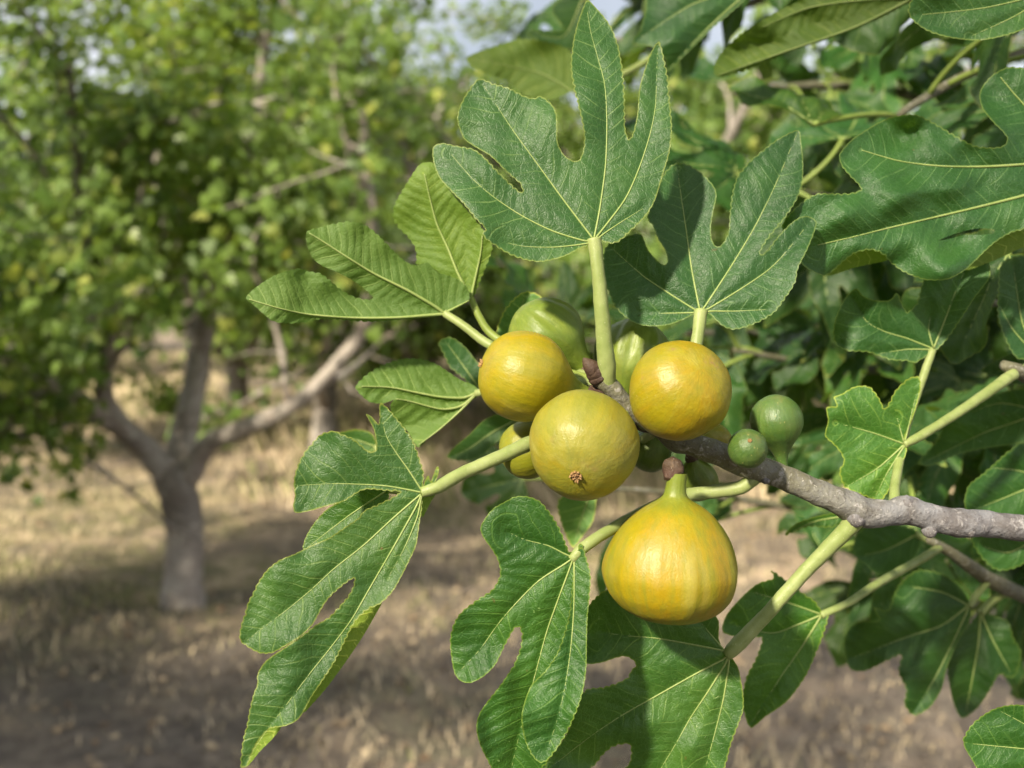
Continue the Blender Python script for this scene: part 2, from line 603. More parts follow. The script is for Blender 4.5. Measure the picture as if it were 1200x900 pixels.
def leaf_surface(outline, veins, base, spacing=3.0, serr=1.9, tooth=8.0, holes=(), seed=0,
                 d0=0.47, gx=0.0, gy=0.0, droop=0.0, fold=0.0025, wave=0.002, bulge=0.00050,
                 vsp=17.0, unit=1 / 2560, bend=None, curl=None):
    """2D outline + main veins -> verts (x, y, depth), faces, per-corner 'lf'. depth params in metres"""
    rg = np.random.default_rng(seed + 101)
    o = catmull(outline, 2.2, True)
    nx = np.roll(o, -1, 0) - np.roll(o, 1, 0)
    nx = np.stack([nx[:, 1], -nx[:, 0]], 1)
    nx /= np.linalg.norm(nx, axis=1)[:, None] + 1e-9
    area = 0.5 * np.sum(o[:, 0] * np.roll(o[:, 1], -1) - np.roll(o[:, 0], -1) * o[:, 1])
    if area < 0:
        nx = -nx
    s = np.concatenate([[0], np.cumsum(np.linalg.norm(np.diff(o, axis=0), axis=1))])
    ph = np.cumsum(rg.normal(0, 0.10, len(o)))
    amp = serr * (0.7 + 0.5 * np.sin(s / 37 + rg.uniform(0, 6)))
    sr = np.abs(np.sin(math.pi * s / tooth + ph)) ** 0.8
    o = o + nx * (amp * (sr - 0.4))[:, None]
    rim = o.copy()
    mn, mx = o.min(0) - 2, o.max(0) + 2
    gxs = np.arange(mn[0], mx[0], spacing)
    gys = np.arange(mn[1], mx[1], spacing * 0.866)
    G = np.array([(x + (spacing / 2 if j % 2 else 0), y) for j, y in enumerate(gys) for x in gxs])
    G += rg.normal(0, spacing * 0.08, G.shape)

    def inside(pt, poly):
        x, y = pt[:, 0], pt[:, 1]
        r = np.zeros(len(pt), bool)
        a = poly
        b = np.roll(poly, -1, 0)
        for (x0, y0), (x1, y1) in zip(a, b):
            if y0 == y1:
                continue
            c = ((y0 > y) != (y1 > y)) & (x < (x1 - x0) * (y - y0) / (y1 - y0) + x0)
            r ^= c
        return r

    G = G[inside(G, o)]

    def rimdist(pt):
        d = np.full(len(pt), 1e9)
        for i in range(0, len(o), 400):
            ch = o[i:i + 400]
            d = np.minimum(d, np.sqrt(((pt[:, None, :] - ch[None]) ** 2).sum(2)).min(1))
        return d

    if len(G):
        G = G[rimdist(G) > spacing * 0.6]
    hol = [catmull(h, 2.5, True) for h in holes]
    pts = [o, G]
    ne = len(o)
    edges = [(i, (i + 1) % ne) for i in range(ne)]
    off = len(o) + len(G)
    for h in hol:
        edges += [(off + i, off + (i + 1) % len(h)) for i in range(len(h))]
        pts.append(h)
        off += len(h)
    allp = np.concatenate(pts)
    res = delaunay_2d_cdt([Vector(p) for p in allp.tolist()], edges, [], 0, 1e-5)
    V = np.array([tuple(v) for v in res[0]])
    F = np.array([tuple(f) for f in res[2]])
    cen = V[F].mean(1)
    keep = inside(cen, o)
    for h in hol:
        keep &= ~inside(cen, h)
    F = F[keep]
    cen = V[F].mean(1)
    ar = (V[F[:, 1]] - V[F[:, 0]])
    br = (V[F[:, 2]] - V[F[:, 0]])
    cr = ar[:, 0] * br[:, 1] - ar[:, 1] * br[:, 0]
    F = F[np.abs(cr) > 1e-6]
    cen = V[F].mean(1)
    cr = cr[np.abs(cr) > 1e-6]
    F[cr > 0] = F[cr > 0][:, ::-1]          # y is down: this winding faces the camera

    vs = [catmull(v, 5.0) for v in veins]

    def coords(X):
        D = np.stack([seg_project(X, v)[0] for v in vs])
        return D

    D = coords(V)
    t = D.min(0)
    iv = D.argmin(0)
    prim = [seg_project(V, v) for v in vs]

    def ucoord(i, dd, S, side):
        return (S - 0.62 * dd - 0.0042 * dd * dd * np.where(dd < 70, 1, 70 / np.maximum(dd, 1))) / vsp + np.where(side > 0, 0.5, 0.0) + 0.37 * i + 0.30 * np.sin(S / 21.0 + 2.1 * i + 1.7 * side + seed) + 0.14 * np.sin(S / 8.7 + 1.3 * i + 2.9 * side)

    U = np.zeros(len(V))
    for i in range(len(vs)):
        w = iv == i
        U[w] = ucoord(i, *[q[w] for q in prim[i]])
    b = np.array(base, float)
    r = np.linalg.norm(V - b, axis=1)
    phs = rg.uniform(0, 6.28, 8)
    ang = rg.uniform(0, 6.28, 8)
    wl = np.array([150, 110, 85, 60, 45, 33, 190, 70.0])
    am = np.array([1.0, 0.8, 0.6, 0.42, 0.28, 0.16, 0.9, 0.3])

    def depth_at(X, tt, uu):
        rr = np.linalg.norm(X - b, axis=1)
        d = d0 + gx * (X[:, 0] - b[0]) + gy * (X[:, 1] - b[1]) + droop * (rr / 100) ** 2
        d = d - fold * (1 - np.exp(-tt / 16.0))
        w = sum(a * np.sin((X[:, 0] * math.cos(an) + X[:, 1] * math.sin(an)) / l * 6.283 + p)
                for a, an, l, p in zip(am, ang, wl, phs))
        d = d + wave * w * np.clip(rr / 120, 0.1, 1.3) * (0.45 + np.clip(tt / 45, 0, 0.9))
        if uu is not None:
            d = d - bulge * (np.abs(np.sin(math.pi * (uu + 0.5))) ** 0.8) * np.clip(tt / 7, 0, 1) * np.clip(1.6 - tt / 60, 0.35, 1)
        if bend is not None:
            d = d + bend(X)
        return d

    Z = depth_at(V, t, U)
    # per-corner side-vein coordinates, chosen per face so that they never smear
    Dc = coords(cen)
    fi = Dc.argmin(0)
    lf = np.zeros((len(F), 3, 3), np.float32)
    rimd = np.zeros(len(V))
    for i0 in range(0, len(V), 4000):
        rimd[i0:i0 + 4000] = rimdist(V[i0:i0 + 4000])
    for i in range(len(vs)):
        w = fi == i
        if not w.any():
            continue
        fs = F[w]
        dd, S, _ = [q[fs] for q in prim[i]]
        sd = seg_project(cen[w], vs[i])[2][:, None]
        lf[w, :, 0] = ucoord(i, dd, S, np.repeat(sd, 3, 1)) + 0.5
        lf[w, :, 1] = dd / 30.0
    lf[:, :, 2] = (rimd / 100.0)[F]

    def vein_path(v):
        q = catmull(v, 5.0)
        tt = np.zeros(len(q))
        return q, depth_at(q, tt, None)

    return V, Z, F, lf, vein_path, rim


def put_lf(me, lf):
    at = me.attributes.new('lf', 'FLOAT_VECTOR', 'CORNER')
    at.data.foreach_set('vector', lf.astype(np.float32).ravel())


def tree_loc(tree):
    return WORLD_OF[tree.name]


def leaf(tree, outline, veins, base, color=(1, 1, 1), under=False, petiole=None, pet_color=(1, 1, 1), vein_r=(1.3, 0.28),
         folds=(), label=None, vein_color=(1, 1, 1), seed=None, **kw):
    """a leaf traced as a curved sheet at its own distance; parts: petiole, vein"""
    global LEAFN
    LEAFN += 1
    seed = LEAFN if seed is None else seed
    V, Z, F, lf, vp, rim = leaf_surface(outline, veins, base, seed=seed, **kw)
    W = unproj(V[:, 0], V[:, 1], Z)
    org = P(base[0], base[1], kw.get('d0', 0.47))
    if under:
        F = F[:, ::-1]
        lf = lf[:, ::-1]
    me = fast_mesh('leaf', W - org, F)
    put_lf(me, lf)
    o = link('leaf', me, M_LEAF, tree)
    o.location = Vector(org - tree_loc(tree))
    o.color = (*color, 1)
    WORLD_OF[o.name] = org
    if label:
        o['label'] = label
    for v in veins:
        q, d = vp(v)
        if len(q) < 3:
            continue
        rr = np.linspace(vein_r[0], vein_r[1], len(q)) * np.interp(np.arange(len(q)), [0, len(q) - 1], [1, 0.8])
        sg = 0.65 if not under else 0.3
        pts = unproj(q[:, 0], q[:, 1], d - rr * d / 1200 * sg)
        vo = tube('vein', pts, rr * d / 1200, M_VEIN, o, sides=6)
        vo.color = (*vein_color, 1)
    if petiole:
        pts, rr = path3(petiole)
        po = tube('petiole', pts, rr, M_PET, o, sides=14, lump=0.035, seed=seed)
        po.color = (*pet_color, 1)
    for fo in folds:
        # the turned-over margin, continuing the sheet backwards from its edge
        fv = fo['vein']
        V2, Z2, F2, lf2, _, _ = leaf_surface(fo['outline'], [fv], fv[0], seed=seed + 500, d0=fo['d0'], gx=fo.get('gx', 0), gy=fo.get('gy', 0),
                                             spacing=3.2, serr=0.5, fold=0.0, wave=0.0006, bulge=0.0004)
        if fo.get('under', True):
            F2 = F2[:, ::-1]
            lf2 = lf2[:, ::-1]
        m2 = fast_mesh('leaf_margin', unproj(V2[:, 0], V2[:, 1], Z2) - org, F2)
        put_lf(m2, lf2)
        fo_o = link('leaf_margin', m2, M_LEAF, o)
        fo_o.color = (*fo.get('color', color), 1)
    return o


LEAFN = 0

# ================================================================== SETTING
# ------------------------------------------------------------------ ground
def ground_h(x, y):
    return (0.022 * np.sin(x * 1.7 + 0.4) * np.sin(y * 1.3 + 1.0) + 0.014 * np.sin(x * 4.1 + y * 2.3) + 0.010 * np.sin(x * 7.3 - y * 6.1 + 2)
            + 0.006 * np.sin(x * 15 + y * 11))


gx_ = np.concatenate([[-900, -300, -100, -50, -25], np.linspace(-14, 14, 281), [25, 50, 100, 300, 900]])
gy_ = np.concatenate([[-900, -300, -100, -50, -25, -12], np.linspace(-6, 22, 281), [28, 40, 60, 100, 300, 900]])
GX, GY = np.meshgrid(gx_, gy_)
near = np.exp(-np.maximum(np.hypot(GX, GY - 5) - 9, 0) / 4)
GZ = ground_h(GX, GY) * near
nxg, nyg = len(gx_), len(gy_)
idx = np.arange(nxg * nyg).reshape(nyg, nxg)
GF = np.stack([idx[:-1, :-1], idx[:-1, 1:], idx[1:, 1:], idx[1:, :-1]], -1).reshape(-1, 4)
gme = fast_mesh('ground', np.stack([GX, GY, GZ], -1).reshape(-1, 3), GF)
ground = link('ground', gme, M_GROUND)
tag(ground, 'dry orchard ground of straw, bare soil and thin grass', 'ground', kind='structure')


# ------------------------------------------------------------------ dry grass and leaf litter
def scatter_xy(n, y0, y1):
    y = y0 + (y1 - y0) * RNG.random(n) ** 1.5
    x = (RNG.random(n) * 1.5 - 0.75) * (y + 0.8)
    return x, y


def add_rnd(me, r):
    at = me.attributes.new('rnd', 'FLOAT', 'POINT')
    at.data.foreach_set('value', np.asarray(r, np.float32))


def make_grass(n):
    x, y = scatter_xy(n, 2.2, 15)
    den = np.sin(x * 1.9 + 1) + np.sin(y * 2.3 + x) + RNG.normal(0, 0.9, n)
    k = (den > -0.4) & (RNG.random(n) < np.clip((y - 3.2) / 1.5, 0.3, 1))
    x, y = x[k], y[k]
    n = len(x)
    z = ground_h(x, y)
    a = RNG.uniform(0, 6.283, n)
    tuft = np.clip(np.sin(x * 5.1 + 2 * np.sin(y * 3.7)) * np.sin(y * 4.3 + 1.3), 0, 1)
    h = RNG.uniform(0.015, 0.045, n) + 0.07 * tuft * RNG.random(n)
    lean = RNG.uniform(0.3, 1.6, n)
    w = RNG.uniform(0.0015, 0.004, n)
    dx, dy = np.cos(a), np.sin(a)
    b0 = np.stack([x - dy * w, y + dx * w, z - 0.004], 1)
    b1 = np.stack([x + dy * w, y - dx * w, z - 0.004], 1)
    m0 = np.stack([x + dx * h * lean * 0.4 - dy * w * .7, y + dy * h * lean * 0.4 + dx * w * .7, z + h * 0.6], 1)
    m1 = np.stack([x + dx * h * lean * 0.4 + dy * w * .7, y + dy * h * lean * 0.4 - dx * w * .7, z + h * 0.6], 1)
    tp = np.stack([x + dx * h * lean, y + dy * h * lean, z + h * 0.85], 1)
    V = np.stack([b0, b1, m1, m0, tp], 1).reshape(-1, 3)
    i = np.arange(n)[:, None] * 5
    F = np.concatenate([i + np.array([[0, 1, 2]]), i + np.array([[0, 2, 3]]), i + np.array([[3, 2, 4]])])
    me = fast_mesh('dry_grass', V, F)
    g = np.clip(RNG.random(n) * 0.62 + 0.45 * (tuft > 0.35) * RNG.random(n), 0, 1)
    g = np.clip(g + .4 * (np.abs(y - 4.6) < .7) * (RNG.random(n) < .5), 0, 1)
    add_rnd(me, np.repeat(g, 5))
    o = link('dry_grass', me, M_STRAW)
    return tag(o, 'short dry straw and thin grass over the orchard ground', 'grass', kind='stuff')


make_grass(110000)


def lobed_leaf():
    """low 5-lobed leaf: base at origin, tip +Y, about 1 long; returns verts, tris"""
    o = [(0.0, 0.03), (0.32, -0.03), (0.50, 0.30), (0.27, 0.38), (0.34, 0.76), (0.13, 0.60), (0.0, 1.04)]
    pts = o + [(-x, y) for x, y in o[-2:0:-1]]
    V = [(x, y, -0.16 * abs(x) - 0.10 * y * y + 0.05 * math.sin(6 * x + 3 * y)) for x, y in pts]
    c = (0, 0.42, 0.05)
    n = len(V)
    V.append(c)
    F = [(n, i, (i + 1) % n) for i in range(n)]
    return np.array(V), np.array(F)


LLV, LLF = lobed_leaf()


def leaf_cloud(name, pos, direc, normal, size, rnd, mat, parent=None, org=np.zeros(3)):
    """many small lobed leaves as one mesh"""
    n = len(pos)
    y = direc / (np.linalg.norm(direc, axis=1)[:, None] + 1e-9)
    z = normal - y * (normal * y).sum(1)[:, None]
    z /= np.linalg.norm(z, axis=1)[:, None] + 1e-9
    x = np.cross(y, z)
    L = LLV[None] * size[:, None, None]
    asp = (0.8 + 0.4 * np.random.default_rng(n).random(n))[:, None]
    curl = (np.random.default_rng(n + 1).random(n) * 2.0)[:, None]
    W = pos[:, None] - org + L[:, :, 0:1] * x[:, None] * asp[:, :, None] + L[:, :, 1:2] * y[:, None] + L[:, :, 2:3] * z[:, None] * curl[:, :, None]
    nv = len(LLV)
    F = (np.arange(n)[:, None, None] * nv + LLF[None]).reshape(-1, 3)
    me = fast_mesh(name, W.reshape(-1, 3), F, smooth=False)
    add_rnd(me, np.repeat(rnd, nv))
    return link(name, me, mat, parent)


def make_litter(n):
    x, y = scatter_xy(n, 2.2, 13)
    z = ground_h(x, y) + RNG.uniform(0.002, 0.018, n)
    d = RNG.normal(0, 1, (n, 3)) * np.array([1, 1, 0.22])
    nn = RNG.normal(0, 0.35, (n, 3)) + np.array([0, 0, 1.0])
    o = leaf_cloud('leaf_litter', np.stack([x, y, z], 1), d, nn, RNG.uniform(0.015, 0.045, n), RNG.random(n) ** 1.6, M_LITTER)
    return tag(o, 'brown fallen leaves lying scattered over the orchard ground', 'leaf litter', kind='stuff')


make_litter(2600)


def make_tall_grass(n):
    """tufts of green and yellowing grass between the further trees"""
    y = 6.4 + 14 * RNG.random(n) ** 1.3
    x = (RNG.random(n) * 1.5 - 0.75) * (y + 1)
    den = np.sin(x * 1.1 + 2) + np.sin(y * 0.9 + 0.7 * x) + RNG.normal(0, 0.8, n) + (y - 7) * 0.12
    k = den > 0.4
    x, y = x[k], y[k]
    n = len(x)
    x, y = x + RNG.normal(0, .03, n), y + RNG.normal(0, .03, n)
    z = ground_h(x, y) * np.exp(-np.maximum(np.hypot(x, y - 5) - 9, 0) / 4)
    a = RNG.uniform(0, 6.283, n)
    h = RNG.uniform(0.05, 0.22, n)
    w = RNG.uniform(0.004, 0.009, n)
    dx, dy = np.cos(a), np.sin(a)
    ln = RNG.uniform(.1, .7, n)
    V = np.stack([np.stack([x - w, y, z - .01], 1), np.stack([x + w, y, z - .01], 1), np.stack([x + dx * h * ln * .4 + w * .6, y + dy * h * ln * .4, z + h * .6], 1),
                  np.stack([x + dx * h * ln, y + dy * h * ln, z + h], 1)], 1).reshape(-1, 3)
    i = np.arange(n)[:, None] * 4
    F = np.concatenate([i + np.array([[0, 1, 2]]), i + np.array([[0, 2, 3]])])
    me = fast_mesh('tall_grass', V, F)
    add_rnd(me, np.repeat(np.clip(.25 + .75 * RNG.random(n), 0, 1), 4))
    return tag(link('tall_grass', me, M_STRAW), 'yellow-green tufts of grass between the further orchard trees', 'grass', kind='stuff')


make_tall_grass(60000)


# ------------------------------------------------------------------ orchard trees
def grow(start, direc, length, r0, r1, seed, bend=0.25, up=0.1, n=10):
    rg = np.random.default_rng(seed)
    p = np.array(start, float)
    d = np.array(direc, float)
    d /= np.linalg.norm(d)
    pts = [p.copy()]
    for i in range(n):
        d = d + rg.normal(0, bend, 3) * 0.4 + np.array([0, 0, up]) * 0.2
        d /= np.linalg.norm(d)
        p = p + d * length / n
        pts.append(p.copy())
    return np.array(pts), np.linspace(r0, r1, n + 1)


def make_tree(name, base, label, cat='tree', group=None, trunk=None, limbs=None, height=3.4, spread=1.6, nleaf=5000, leaf_size=(0.07, 0.14),
              seed=1, color=(1, 1, 1), low=1.0, keep=None, droop=0.1):
    """trunk, one object per limb with its twigs, and a crown of small leaves"""
    rg = np.random.default_rng(seed)
    base = np.array(base, float)
    t = thing(name, base, label, cat, group)
    if trunk is None:
        pts, rr = grow(base - np.array([0, 0, 0.05]), (rg.normal(0, .12), rg.normal(0, .12), 1), 0.7, 0.12, 0.085, seed, 0.2, 0.5, 8)
        trunk = (pts, rr)
    tube('trunk', trunk[0], trunk[1], M_TRUNK, t, sides=18, lump=0.06, seed=seed)
    top = trunk[0][-1]
    if limbs is None:
        limbs = []
        nl = int(rg.integers(4, 6))
        a0 = rg.uniform(0, 6.28)
        for i in range(nl):
            a = a0 + i * 6.283 / nl + rg.normal(0, 0.25)
            st = trunk[0][-1 - int(rg.integers(0, 3))]
            limbs.append(grow(st, (math.cos(a) * 0.9, math.sin(a) * 0.9, rg.uniform(0.4, 1.4)), height * rg.uniform(0.5, 0.75), 0.06, 0.018, seed * 31 + i, 0.35, 0.25, 12))
    tips = []
    for li, (lp, lr) in enumerate(limbs):
        Vs, Fs, As = [], [], []
        off = 0

        def add(p, r, sides):
            nonlocal off
            V, F, A = tube_mesh('x', p - base, r, sides, True, 0.05, li)
            Vs.append(V), Fs.append(F + off), As.append(A)
            off += len(V)
        add(lp, lr, 12)
        nb = 9
        for b in range(nb):
            f = 0.25 + 0.75 * (b + rg.random() * 0.6) / nb
            i = min(int(f * (len(lp) - 1)), len(lp) - 2)
            a = rg.uniform(0, 6.283)
            d = lp[i + 1] - lp[i]
            d = d / np.linalg.norm(d) * 0.55 + np.array([math.cos(a), math.sin(a), rg.uniform(-0.6, 0.7)]) * 0.8
            bp, br = grow(lp[i], d, spread * rg.uniform(0.35, 0.75), max(lr[i] * 0.5, 0.012), 0.006, seed * 77 + li * 13 + b, 0.4, droop, 8)
            add(bp, br, 7)
            tips.append(bp[3:])
            for c in range(4):
                j = int(rg.integers(2, 8))
                a = rg.uniform(0, 6.283)
                d2 = np.array([math.cos(a), math.sin(a), rg.uniform(-0.5, 0.8)])
                cp, cr = grow(bp[j], d2, rg.uniform(0.2, 0.5), 0.007, 0.003, seed * 99 + li * 131 + b * 7 + c, 0.4, 0.0, 5)
                add(cp, cr, 5)
                tips.append(cp[1:])
        me = mesh_vfa('limb', np.concatenate(Vs), np.concatenate(Fs), np.concatenate(As))
        link('limb', me, M_TRUNK, t)
    TP = np.concatenate(tips)
    TP = TP[TP[:, 2] > base[2] + low * 0.75]
    k = rg.integers(0, len(TP), nleaf)
    pos = TP[k] + rg.normal(0, 0.085, (nleaf, 3))
    pos = pos[pos[:, 2] > base[2] + low * 0.7]
    if keep is not None:
        pos = pos[keep(pos, rg)]
    n = len(pos)
    ctr = base + np.array([0, 0, height * 0.6])
    outw = pos - ctr
    outw /= np.linalg.norm(outw, axis=1)[:, None]
    d = outw * 0.7 + rg.normal(0, 0.6, (n, 3)) + np.array([0, 0, -0.45])
    nn = outw * 0.9 + rg.normal(0, 0.42, (n, 3)) + np.array([-.25, -.35, 0.6])
    rn = np.clip(rg.normal(0.45, 0.26, n), 0, 1)
    cr = leaf_cloud('crown', pos, d, nn, rg.uniform(*leaf_size, n), rn, M_BGLEAF, t, base)
    cr.color = (*color, 1)
    cr['kind'] = 'stuff'
    return t


# the traced tree with the pale forked trunk
D1 = 4.66


def tp(pts, dd=0.0):
    q = catmull([(x, y, D1 + d, r) for x, y, r, d in pts], 8)
    return unproj(q[:, 0], q[:, 1], q[:, 2]), q[:, 3] * q[:, 2] / 1200


TB = P(213, 708, D1)
trunk1 = tp([(213, 722, 28, 0), (214, 700, 25, 0), (216, 660, 22, 0), (216, 620, 22, 0), (212, 585, 23, 0), (204, 562, 23, 0.0), (196, 548, 20, 0.0)])
limbs1 = [
    tp([(204, 566, 19, 0), (184, 540, 16, -.03), (162, 518, 15, -.06), (138, 495, 13, -.1), (122, 462, 11, -.15), (124, 420, 10, -.2), (120, 360, 10, -.25), (100, 280, 8, -.3), (90, 180, 6, -.4), (80, 60, 4, -.5)]),
    tp([(150, 508, 13, -.08), (120, 488, 11, -.2), (92, 466, 10, -.35), (60, 450, 8, -.5), (20, 430, 7, -.7), (-30, 380, 5, -.9), (-80, 300, 4, -1.0)]),
    tp([(120, 488, 9, -.2), (85, 492, 7, -.3), (45, 505, 6, -.4), (0, 515, 5, -.5), (-50, 520, 4, -.6)]),
    tp([(212, 575, 19, .05), (212, 530, 17, .1), (222, 480, 15, .18), (232, 430, 14, .25), (240, 370, 14, .3), (262, 280, 11, .3), (290, 180, 8, .3), (310, 60, 6, .3), (330, -60, 4, .3)]),
    tp([(220, 560, 15, 0), (244, 520, 12, -.05), (290, 500, 10.5, -.15), (345, 474, 9.5, -.25), (390, 432, 8.5, -.3), (425, 385, 9, -.3), (440, 300, 7, -.3), (430, 200, 6, -.3), (420, 80, 4, -.3)]),
    tp([(236, 410, 11, .25), (215, 340, 9, .6), (190, 250, 7, .9), (180, 150, 6, 1.1), (170, 20, 4, 1.2)]),
]


def keep1(pos, rg):
    """prune the low hanging twigs, as the photo shows the limbs bare under the crown"""
    q = pos - CL
    dd = q @ FW
    px = 600 + 1200 * (q @ RT) / dd
    z = pos[:, 2]
    lim = np.where(px < 120, 0.60, 1.33)
    return (z > lim + rg.normal(0, 0.07, len(pos))) & (dd > 2.6) & (px < 470)


make_tree('orchard_tree', TB, 'old fig tree whose pale trunk forks low into three bare limbs', 'tree', None, trunk1, limbs1, 3.4, 1.5, 14500, (0.035, 0.08), 5, (1.6, 1.45, 1.2), 0.4, keep1)

far = [(0.7, 7.6, 11, 'leafy orchard tree standing straight behind the ripe figs'), (-1.5, 8.0, 12, 'leafy orchard tree behind the bare leaning limb of the forked trunk'),
       (-4.4, 8.6, 13, 'leafy orchard tree filling the gap beside the forked trunk'), (2.7, 8.0, 17, 'leafy orchard tree glimpsed through the leaves of the fruiting fig tree'),
       (3.9, 9.2, 14, 'leafy orchard tree glimpsed through the leaves of the fruiting fig tree')]
for i, (x, y, s, lb) in enumerate(far):
    make_tree('orchard_tree', (x, y, 0), lb, 'tree', 'trees of the next orchard row',
              None, None, 4.6, 2.4, 7800, (0.05, 0.105), s, (1.65, 1.5, 1.35), 0.45, None, -0.4)


def copy_tree(o, loc, rz, sc, label, group):
    c = o.copy()
    COL.objects.link(c)
    c.location = loc
    c.rotation_euler = (0, 0, rz)
    c.scale = (sc, sc, sc)
    tag(c, label, None, group)
    for ch in o.children:
        d = ch.copy()
        COL.objects.link(d)
        d.parent = c
    return c


src = [o for o in bpy.data.objects if o.name.startswith('orchard_tree.')]
rgc = np.random.default_rng(5)
for i, (x, y) in enumerate([(-10, 14.5), (-6.4, 15.2), (-2.6, 14.3), (0.8, 14.0), (4.3, 14.6), (8.2, 15.3), (2.4, 11.6), (-3.2, 12.0), (-0.5, 10.8), (0.2, 9.9), (-0.95, 9.3), (-13, 20), (-8, 21), (-3.6, 20.5), (0.4, 21.5), (5, 20.5), (10, 21)]):
    copy_tree(src[i % len(src)], (x, y, 0), rgc.uniform(0, 6.28), rgc.uniform(0.95, 1.25), 'distant orchard tree seen between the nearer crowns', 'distant orchard trees')
# trees of the photographer's own row, out of view: their shade falls across the near ground
NEAR = [(-4.4, -0.8, 1.35, 2.0), (-7.2, -0.3, 1.1, 4.0)]
NL = 'densely leaved orchard tree of the row beside the fruiting branch'
shade_tree = make_tree('orchard_tree', (NEAR[0][0], NEAR[0][1], 0), NL, 'tree', 'trees of the near row', None, None, 3.6, 2.3, 9500, (0.10, 0.17), 21, (1, 1, 0.9), 0.8)
shade_tree.scale = (NEAR[0][2],) * 3
shade_tree.rotation_euler = (0, 0, NEAR[0][3])
for x, y, sc, rz in NEAR[1:]:
    copy_tree(shade_tree, (x, y, 0), rz, sc, NL, 'trees of the near row')
copy_tree(src[4], (-2.9, -3.2, 0), 2.5, 1.5, 'thinly leaved orchard tree added out of view to dim the sun on the figs', 'trees of the near row')  # added unseen tree: its sparse crown thins the sun on the figs

# ================================================================== THE FRUITING FIG TREE
ROOT = np.array([1.15, 1.05, 0.0])
fig_tree = thing('fig_tree', ROOT, 'fig tree reaching in with large lobed leaves and a grey fruiting branch', 'tree')
tube('trunk', np.array([(1.15, 1.05, -0.05), (1.16, 1.04, 0.3), (1.12, 1.02, 0.65), (1.06, 0.98, 0.95), (1.02, 0.98, 1.3), (1.05, 1.02, 1.8), (1.0, 1.0, 2.3)]),
     [0.085, 0.07, 0.06, 0.05, 0.036, 0.025, 0.012], M_TRUNK, fig_tree, 18, 0.06)

# the limbs and crown above, over the fruit and out of view
rc = np.random.default_rng(91)
tipsC = []
for i, (dx, dy, dz, L) in enumerate([(-.9, .25, .75, 1.5), (-.5, .8, .8, 1.5), (.3, .8, .9, 1.3), (.8, .1, .9, 1.3), (-.75, -.25, 1.15, 1.3), (0, 0, 1, 1.2), (-1.3, .1, .55, 2.2), (-1.2, .45, .6, 2.2)]):
    lp, lr = grow((1.02, 1.0, 1.75 + .06 * i), (dx, dy, dz), L, .022, .008, 600 + i, .25, .15, 12)
    tube('branch', lp, lr, M_BARK, fig_tree, 10, .05, i)
    for b in range(10):
        j = int(rc.integers(4, 13))
        a = rc.uniform(0, 6.283)
        bp, br = grow(lp[j], (math.cos(a), math.sin(a), rc.uniform(-.2, .6)), rc.uniform(.25, .55), .007, .003, 650 + i * 9 + b, .3, .0, 7)
        if np.all(bp[:, 2] > 1.55 + .31 * bp[:, 1]) and np.all(bp[:, 1] > .25):
            tube('twig', bp, br, M_BARK, fig_tree, 6, .05, b)
            tipsC.append(bp[1:])
    tipsC.append(lp[5:])
tipsC = np.concatenate(tipsC)
pC = tipsC[rc.integers(0, len(tipsC), 2500)] + rc.normal(0, .09, (2500, 3))
pC = pC[(pC[:, 2] > 1.66 + .31 * pC[:, 1]) & (pC[:, 1] > .3) & (pC[:, 0] > -1.3)]
nC = len(pC)
dC = rc.normal(0, .7, (nC, 3)) + np.array([0, 0, -.15])
crC = leaf_cloud('crown', pC, dC, rc.normal(0, .45, (nC, 3)) + np.array([-.2, -.2, 1]), rc.uniform(.11, .18, nC), rc.random(nC) * .6, M_BGLEAF, fig_tree, ROOT)
crC['kind'] = 'stuff'

BR = [(690, 428, .4835, 5), (697, 436, .484, 9.5), (706, 445, .4845, 11), (718, 456, .485, 11), (735, 474, .486, 9.5), (755, 491, .487, 9.5), (778, 506, .487, 12), (792, 515, .487, 15),
      (812, 521, .487, 13.5), (840, 531, .487, 14.5), (880, 546, .487, 15.5), (900, 552, .488, 14.5), (930, 565, .488, 14.5), (975, 584, .489, 15.5), (1003, 597, .49, 18.5), (1016, 601, .49, 17.5),
      (1045, 600, .492, 15.5), (1062, 598, .493, 17), (1090, 606, .494, 15.5), (1130, 614, .496, 17), (1155, 614, .498, 15.5), (1215, 621, .50, 15.5), (1300, 640, .53, 17)]
pts, rr = path3(BR, 3)
tail = np.array([P(1300, 640, .53), (0.52, 0.66, 1.26), (0.80, 0.84, 1.12), (1.06, 0.98, 0.93)])
tq = catmull(tail, 0.03)
pts = np.concatenate([pts, tq[1:]])
rr = np.concatenate([rr, np.linspace(rr[-1], 0.017, len(tq) - 1)])
branch = tube('branch', pts[::-1], rr[::-1], M_BARK, fig_tree, 26, 0.055, 4)
tag(branch, 'grey knobbly fruiting branch, greener towards its tip')
# al runs 0 at the trunk to 1 at the tip; stretch it over the visible part
at = branch.data.attributes['al'].data
a = np.zeros(len(at), np.float32)
at.foreach_get('value', a)
vis = 1 - (np.linalg.norm(np.diff(path3(BR, 3)[0], axis=0), axis=1).sum() / np.linalg.norm(np.diff(pts, axis=0), axis=1).sum())
at.foreach_set('value', np.clip((a - vis) / (1 - vis), 0, 1))

# leaf scars and knobs on the branch
for x, y, r, d in [(1003, 608, 11, .4865), (1062, 590, 10, .4905), (1090, 622, 9, .4915), (897, 562, 6, .485), (1136, 622, 8, .4925)]:
    c = P(x, y, d)
    rm = r * d / 1200
    V, F, A = tube_mesh('x', np.array([(0, 0, -rm * .9), (0, 0, -rm * .6), (0, 0, 0), (0, 0, rm * .6), (0, 0, rm * .9)]), np.array([.3, .8, 1, .8, .3]) * rm, 12, True, 0.12, int(x))
    A = A * 0 + 0.15
    o = link('knob', mesh_vfa('knob', V, F, A), M_BARK, branch)
    o.location = Vector(c - WORLD_OF[branch.name])

